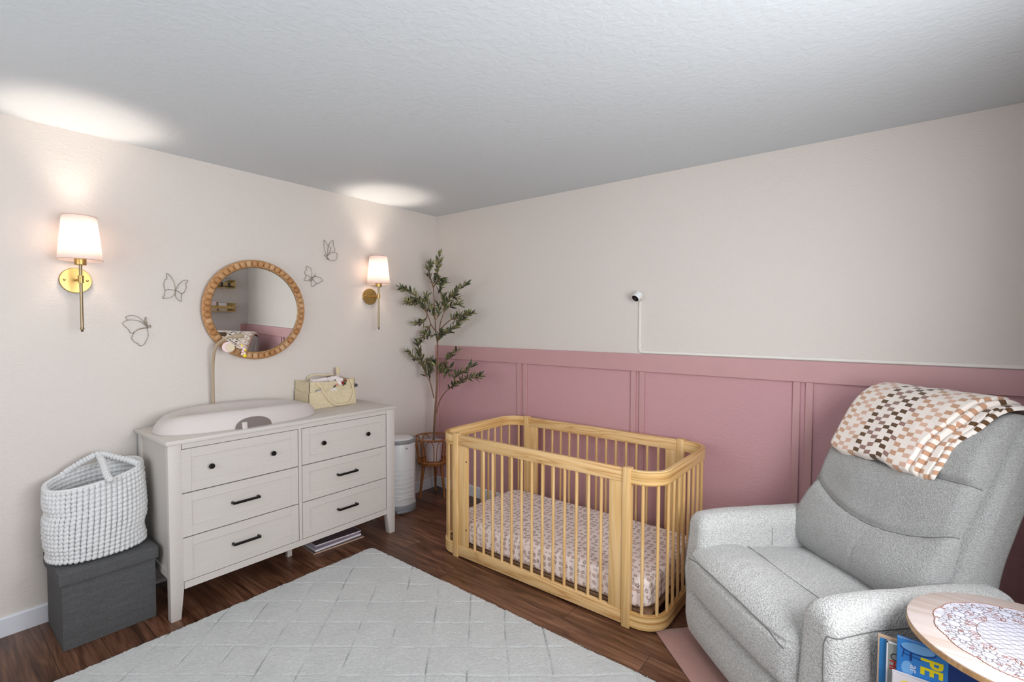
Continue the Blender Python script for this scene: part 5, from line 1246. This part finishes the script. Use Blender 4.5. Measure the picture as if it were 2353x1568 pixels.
# ================================================================ ROUND SIDE TABLE, DOILY, BOOKS
TX, TY, TZ, TR = 3.562, -1.256, 0.66, 0.2545
def side_table():
    t = thing('side_table', 'round pale wood side table with a lace doily beside the recliner', 'side table', (TX, TY, 0))
    bm = NB(); lathe(bm, [(0, -0.0006), (TR - 0.0025, -0.0006), (TR - 0.001, -0.0016), (TR - 0.001, -0.004), (0, -0.004)], 128, loc=(0, 0, TZ)); obj('table_top', bm, M['table_wood'], t)
    bm = NB(); lathe(bm, [(0, -0.004), (TR, -0.004), (TR, -0.018), (TR - 0.002, -0.020), (0, -0.020)], 128, loc=(0, 0, TZ)); o = obj('table_edge', bm, M['table_edge'], t); o['label'] = 'honey coloured table edge'
    bm = NB(); lathe(bm, [(0, 0.018), (0.016, 0.018), (0.016, TZ - 0.020), (0, TZ - 0.020)], 24); obj('pedestal', bm, M['table_edge'], t)
    bm = NB(); lathe(bm, [(0, 0), (0.160, 0), (0.160, 0.014), (0.154, 0.018), (0, 0.018)], 64); obj('base', bm, M['table_edge'], t)
    bm = NB(); x0, x1, y0, y1 = 3.243 - TX, 3.555 - TX, -1.352 - TY, -1.270 - TY
    box(bm, (x0, y0, 0.255), (x1, y1, 0.267), 0.002, 1); box(bm, (x0, y0 - 0.001, 0.267), (x1, y0 + 0.007, 0.36), 0.002, 1); box(bm, (x0 + 0.02, y1 - 0.004, 0.267), (x1, y1 + 0.004, 0.36), 0.002, 1)
    obj('magazine_tray', bm, M['table_edge'], t)
side_table()
def doily():
    t = thing('lace_doily', 'white lace doily with netted centre and rust-edged flower border on the table', 'doily', (TX, TY, TZ - 0.0006))
    r0 = 0.192; n = 14
    bm = NB(); pts = []
    for k in range(n * 16):
        a = 2 * PI * k / (n * 16); r = r0 + 0.0055 * abs(math.sin(n * a / 2)) + 0.0016 * math.sin(n * 8 * a); pts.append((math.cos(a) * r, math.sin(a) * r))
    prism(bm, pts, 0.0003, 0.0010, 'z'); obj('lace_ground', bm, M['doily'], t, smooth=False)
    def circ(bm, cx, cy, r, w, N=18, sx=1, rot=0, z=0.0011):
        P = []
        for k in range(N):
            a = 2 * PI * k / N; x, y = math.cos(a) * r * sx, math.sin(a) * r; P.append((cx + x * math.cos(rot) - y * math.sin(rot), cy + x * math.sin(rot) + y * math.cos(rot), z))
        tube(bm, P, w, 4, closed=True, flat=0.5)
    net = NB(); rn = 0.108; c = 0.0190
    for s in (-1, 1):
        for k in range(-12, 13):
            o = k * c; h = math.sqrt(max(0, rn * rn - o * o))
            if h < 0.01: continue
            ang = s * 0.55; ux, uy = math.cos(ang), math.sin(ang); tube(net, [(-uy * o - ux * h, ux * o - uy * h, 0.0011), (-uy * o + ux * h, ux * o + uy * h, 0.0011)], 0.0011, 4, flat=0.5)
    circ(net, 0, 0, rn, 0.001, 80); obj('net_centre', net, M['doily_line'], t)
    bg_, br_ = NB(), NB()
    for k in range(n):
        a = 2 * PI * k / n; cx, cy = math.cos(a) * 0.154, math.sin(a) * 0.154; big = k % 2 == 0
        for i in range(11):
            b = 2 * PI * i / 11; rr = 0.0235; circ(bg_, cx + math.cos(b) * rr, cy + math.sin(b) * rr, 0.0058, 0.0011, 10, 1.7, b)
            if i % 2: circ(br_, cx + math.cos(b) * 0.0335, cy + math.sin(b) * 0.0335, 0.0034, 0.0013, 8, 1.3, b)
        circ(bg_, cx, cy, 0.0155, 0.0009, 24); circ(bg_, cx, cy, 0.005, 0.0007, 12)
        wh = NB(); lathe(wh, [(0, 0.0), (0.0125 if big else 0.010, 0.0), (0.009, 0.0012), (0.004, 0.0007), (0, 0.0007)], 20, loc=(cx, cy, 0.001)); obj('flower_disc', wh, M['doily'], t)
        a2 = a + PI / n
        for rr in (0.120, 0.134, 0.184): circ(bg_, math.cos(a2) * rr, math.sin(a2) * rr, 0.0068, 0.0008, 12, 1.5, a2)
        for s in (-1, 1):
            b = a2 + s * 0.06; circ(br_, math.cos(b) * 0.116, math.sin(b) * 0.116, 0.0050, 0.0013, 10, 2.0, b + s * 0.5)
            circ(bg_, math.cos(b) * 0.168, math.sin(b) * 0.168, 0.0055, 0.0010, 10, 1.5, b)
    N = n * 26; P = [(math.cos(2 * PI * k / N) * (r0 + 0.0055 * abs(math.sin(n * 2 * PI * k / N / 2)) + 0.0014 * math.sin(n * 8 * 2 * PI * k / N)), math.sin(2 * PI * k / N) * (r0 + 0.0055 * abs(math.sin(n * 2 * PI * k / N / 2)) + 0.0014 * math.sin(n * 8 * 2 * PI * k / N)), 0.0009) for k in range(N)]
    tube(br_, P, 0.0011, 4, closed=True)
    obj('flower_border', bg_, M['doily_line'], t); o = obj('rust_edging', br_, M['doily_rust'], t); o['label'] = 'rust coloured thread edging'
doily()
def text_bm(s, size, Mx, thick=0.0004, bold=0.0):
    cu = bpy.data.curves.new('lettering', 'FONT'); cu.body = s; cu.size = size; cu.extrude = thick; cu.offset = bold
    o = bpy.data.objects.new('lettering', cu); C.objects.link(o); bpy.context.view_layer.update()
    me = bpy.data.meshes.new_from_object(o); bm = NB(); bm.from_mesh(me); bpy.data.meshes.remove(me)
    bpy.data.objects.remove(o); bpy.data.curves.remove(cu); bm.transform(Mx); return bm
def books():
    grp = 'picture books under the side table'
    def book(label, x0, zt, y, th, w, h, cover, edge, tilt=0.0):
        t = thing('picture_book', label, 'book', (x0, y, zt - h), 0, grp)
        bm = NB(); box(bm, (0.002, -th / 2 + 0.001, 0.002), (w - 0.003, th / 2 - 0.001, h - 0.003)); obj('pages', bm, M['paper'], t, smooth=False)
        bm = NB(); box(bm, (0, -th / 2, 0), (w, -th / 2 + 0.0015, h), 0.0005, 1); box(bm, (0, th / 2 - 0.0015, 0), (w, th / 2, h), 0.0005, 1); box(bm, (0, -th / 2, 0), (0.0015, th / 2, h), 0.0004, 1)
        obj('cover', bm, M[cover], t, smooth=False)
        return t, -th / 2
    def rotM(x, y, z): return Matrix(((0, 1, 0, x), (0, 0, -1, y), (-1, 0, 0, z), (0, 0, 0, 1)))
    def upM(x, y, z): return Matrix(((1, 0, 0, x), (0, 0, -1, y), (0, 1, 0, z), (0, 0, 0, 1)))
    B = BOOKS
    t, f = book('tall steel blue picture book with a tan edge, rearmost and furthest left under the table', B[0][0], B[0][1], B[0][2], 0.012, 0.25, B[0][1] - 0.268, 'cover_blue2', 'kraft')
    bm = NB(); box(bm, (0.0, f - 0.0008, B[0][1] - 0.268 - 0.004), (0.25, f + 0.012, B[0][1] - 0.268 + 0.0006)); box(bm, (-0.0008, f - 0.0006, 0), (0.003, f + 0.011, B[0][1] - 0.268)); obj('edge_band', bm, M['kraft'], t, smooth=False)
    t, f = book('thin grey-green picture book with red lettering between the two blue books', B[1][0], B[1][1], B[1][2], 0.010, 0.22, B[1][1] - 0.268, 'cover_grey', 'paper')
    h = B[1][1] - 0.268; bm = NB(); box(bm, (0.0006, f - 0.0008, 0), (0.004, f, h)); box(bm, (0.0006, f - 0.0008, h - 0.004), (0.22, f, h)); obj('pale_border', bm, M['paper'], t, smooth=False)
    bm = NB(); tube(bm, [(0.020 + 0.009 * math.cos(2 * PI * k / 20), f - 0.0006, h - 0.040 + 0.009 * math.sin(2 * PI * k / 20)) for k in range(20)], 0.0014, 5, closed=True); obj('printed_ring', bm, M['ink'], t)
    bm = text_bm('HI', 0.030, rotM(0.009, f - 0.0006, h - 0.050), bold=0.0008); obj('red_lettering', bm, M['red_ink'], t, smooth=False)
    t, f = book('bright blue picture book with large yellow letters PE on its cover', B[2][0], B[2][1], B[2][2], 0.012, 0.235, B[2][1] - 0.268, 'blue', 'paper')
    h = B[2][1] - 0.268
    bm = text_bm('PE', 0.064, rotM(0.053, f - 0.0006, h - 0.035), bold=0.0016)
    for v in bm.verts: v.co.z = h - 0.035 + (v.co.z - (h - 0.035)) * 0.74
    obj('yellow_lettering', bm, M['yellow'], t, smooth=False)
    bm = text_bm('ar', 0.026, rotM(0.030, f - 0.0006, h - 0.066)); obj('white_lettering', bm, M['paper'], t, smooth=False)
    bm = NB()   # printed table outline
    lathe(bm, [(0.0, 0), (0.036, 0), (0.036, 0.0004), (0, 0.0004)], 36, M=Matrix.Translation((0.045, f - 0.0001, h - 0.018)) @ Matrix.Scale(0.36, 4, (0, 0, 1)) @ axis_M((0, 0, 0), (0, -1, 0))); obj('printed_tabletop', bm, M['blue_light'], t, smooth=False)
    bm = NB(); tube(bm, [(0.045 + 0.037 * math.cos(PI + PI * k / 20), f - 0.0006, h - 0.020 + 0.014 * math.sin(PI + PI * k / 20)) for k in range(21)], 0.0013, 5)
    box(bm, (0.028, f - 0.0008, h - 0.056), (0.033, f, h - 0.034)); tube(bm, [(0.012, f - 0.0006, h - 0.040), (0.053, f - 0.0006, h - 0.046)], 0.0012, 5); tube(bm, [(0.016, f - 0.0006, h - 0.028), (0.012, f - 0.0006, h - 0.052)], 0.0012, 5); box(bm, (0.108, f - 0.0007, 0), (0.235, f, h - 0.03)); obj('printed_shadow_figure', bm, M['blue_dark'], t, smooth=False)
    bm = NB(); lathe(bm, [(0.0, 0), (0.013, 0), (0.013, 0.0004), (0, 0.0004)], 24, M=Matrix.Translation((0.024, f - 0.0003, h - 0.080)) @ Matrix.Scale(1.6, 4, (0, 0, 1)) @ axis_M((0, 0, 0), (0, -1, 0))); obj('printed_leaf', bm, M['blue_light'], t, smooth=False)
    t, f = book('white book with a yellow sun printed at the top, frontmost under the table', B[3][0], B[3][1], B[3][2], 0.014, 0.21, B[3][1] - 0.268, 'paper', 'paper')
    h = B[3][1] - 0.268; bm = NB(); c = (0.032, h - 0.028)
    P = [(c[0] + math.cos(2 * PI * k / 32) * (0.0125 if k % 2 else 0.0165), c[1] + math.sin(2 * PI * k / 32) * (0.0125 if k % 2 else 0.0165)) for k in range(32)]
    prism(bm, P, f - 0.0008, f, 'y'); obj('printed_sun', bm, M['yellow'], t, smooth=False)
BOOKS = [(3.246, 0.579, -1.285), (3.265, 0.577, -1.2985), (3.288, 0.606, -1.312), (3.279, 0.512, -1.329)]
books()

# ================================================================ CRATE SHELVES ON THE RIGHT WALL (seen in the mirror)
def shelf(label, z0, z1, y0=-0.83, y1=-0.21):
    t = thing('crate_shelf', label, 'shelf', (RW - 0.055, (y0 + y1) / 2, z0), 0, 'pine crate shelves on the right wall')
    K = dict(world=True); m = M['shelf_wood']; xa = RW - 0.11
    bm = NB(); box(bm, (xa, y0, z0), (RW, y1, z0 + 0.012), 0.001, 1); obj('bottom_board', bm, m, t, smooth=False, **K)
    bm = NB(); box(bm, (RW - 0.01, y0, z0 + 0.012), (RW, y1, z1), 0.001, 1); obj('back_board', bm, m, t, smooth=False, **K)
    for y in (y0, y1 - 0.012):
        bm = NB(); box(bm, (xa, y, z0 + 0.012), (RW - 0.01, y + 0.012, z1), 0.001, 1); obj('side_board', bm, m, t, smooth=False, **K)
    for a, b in ((z0 + 0.036, z0 + 0.078), (z0 - 0.0, z0 + 0.014)):
        bm = NB(); box(bm, (xa - 0.008, y0, a), (xa, y1, b), 0.001, 1); obj('front_slat', bm, m, t, smooth=False, **K)
shelf('pine crate shelf with a grey plush toy, the upper one reflected in the mirror', 1.755, 1.871)
shelf('pine crate shelf holding small books, the lower one reflected in the mirror', 1.447, 1.565)
def plush():
    t = thing('plush_toy', 'grey and white plush toy with closed eyes sitting on the upper crate shelf', 'soft toy', (RW - 0.07, -0.338, 1.767))
    bm = NB(); ball(bm, (0.01, 0, 0.045), 0.042, 20, 14, (0.8, 1, 1.1)); obj('body', bm, M['plush'], t)
    bm = NB(); ball(bm, (-0.01, 0, 0.130), 0.058, 24, 18, (0.75, 1.12, 0.92)); hd = obj('head', bm, M['plush'], t)
    for s in (-1, 1):
        bm = NB(); ball(bm, (0, s * 0.040, 0.186), 0.017, 12, 10, (0.5, 1, 1.1)); obj('ear', bm, M['ink'], t)
        bm = NB(); tube(bm, [(-0.054, s * 0.022 + 0.010 * math.cos(PI + PI * k / 8), 0.128 + 0.006 * math.sin(PI + PI * k / 8)) for k in range(9)], 0.002, 6); obj('eyelid', bm, M['ink'], hd)
        bm = NB(); tube(bm, [(-0.01, s * 0.035, 0.035), (-0.052, s * 0.045, 0.055), (-0.064, s * 0.046, 0.010)], [0.014, 0.013, 0.015], 10); obj('leg', bm, M['ink'], t)
    bm = NB(); ball(bm, (-0.056, 0, 0.112), 0.006, 10, 8, (0.7, 1.2, 0.9)); obj('nose', bm, M['ink'], hd)
plush()
for i, (y, hh, ww, col, lab) in enumerate(((-0.34, 0.105, 0.10, 'paper', 'small white booklet leaning on the lower crate shelf nearest the corner'), (-0.46, 0.12, 0.09, 'pinkish', 'pale pink booklet in the middle of the lower crate shelf'), (-0.62, 0.11, 0.12, 'lavender', 'lavender booklet furthest from the corner on the lower crate shelf'))):
    t = thing('booklet', lab, 'book', (RW - 0.06, y, 1.459), 0, 'booklets on the lower crate shelf')
    t.rotation_euler = (0, R(12), 0)
    bm = NB(); box(bm, (-0.001, -ww / 2, 0.001), (0.007, ww / 2, hh), 0.001, 1); obj('cover', bm, M[col], t, smooth=False)
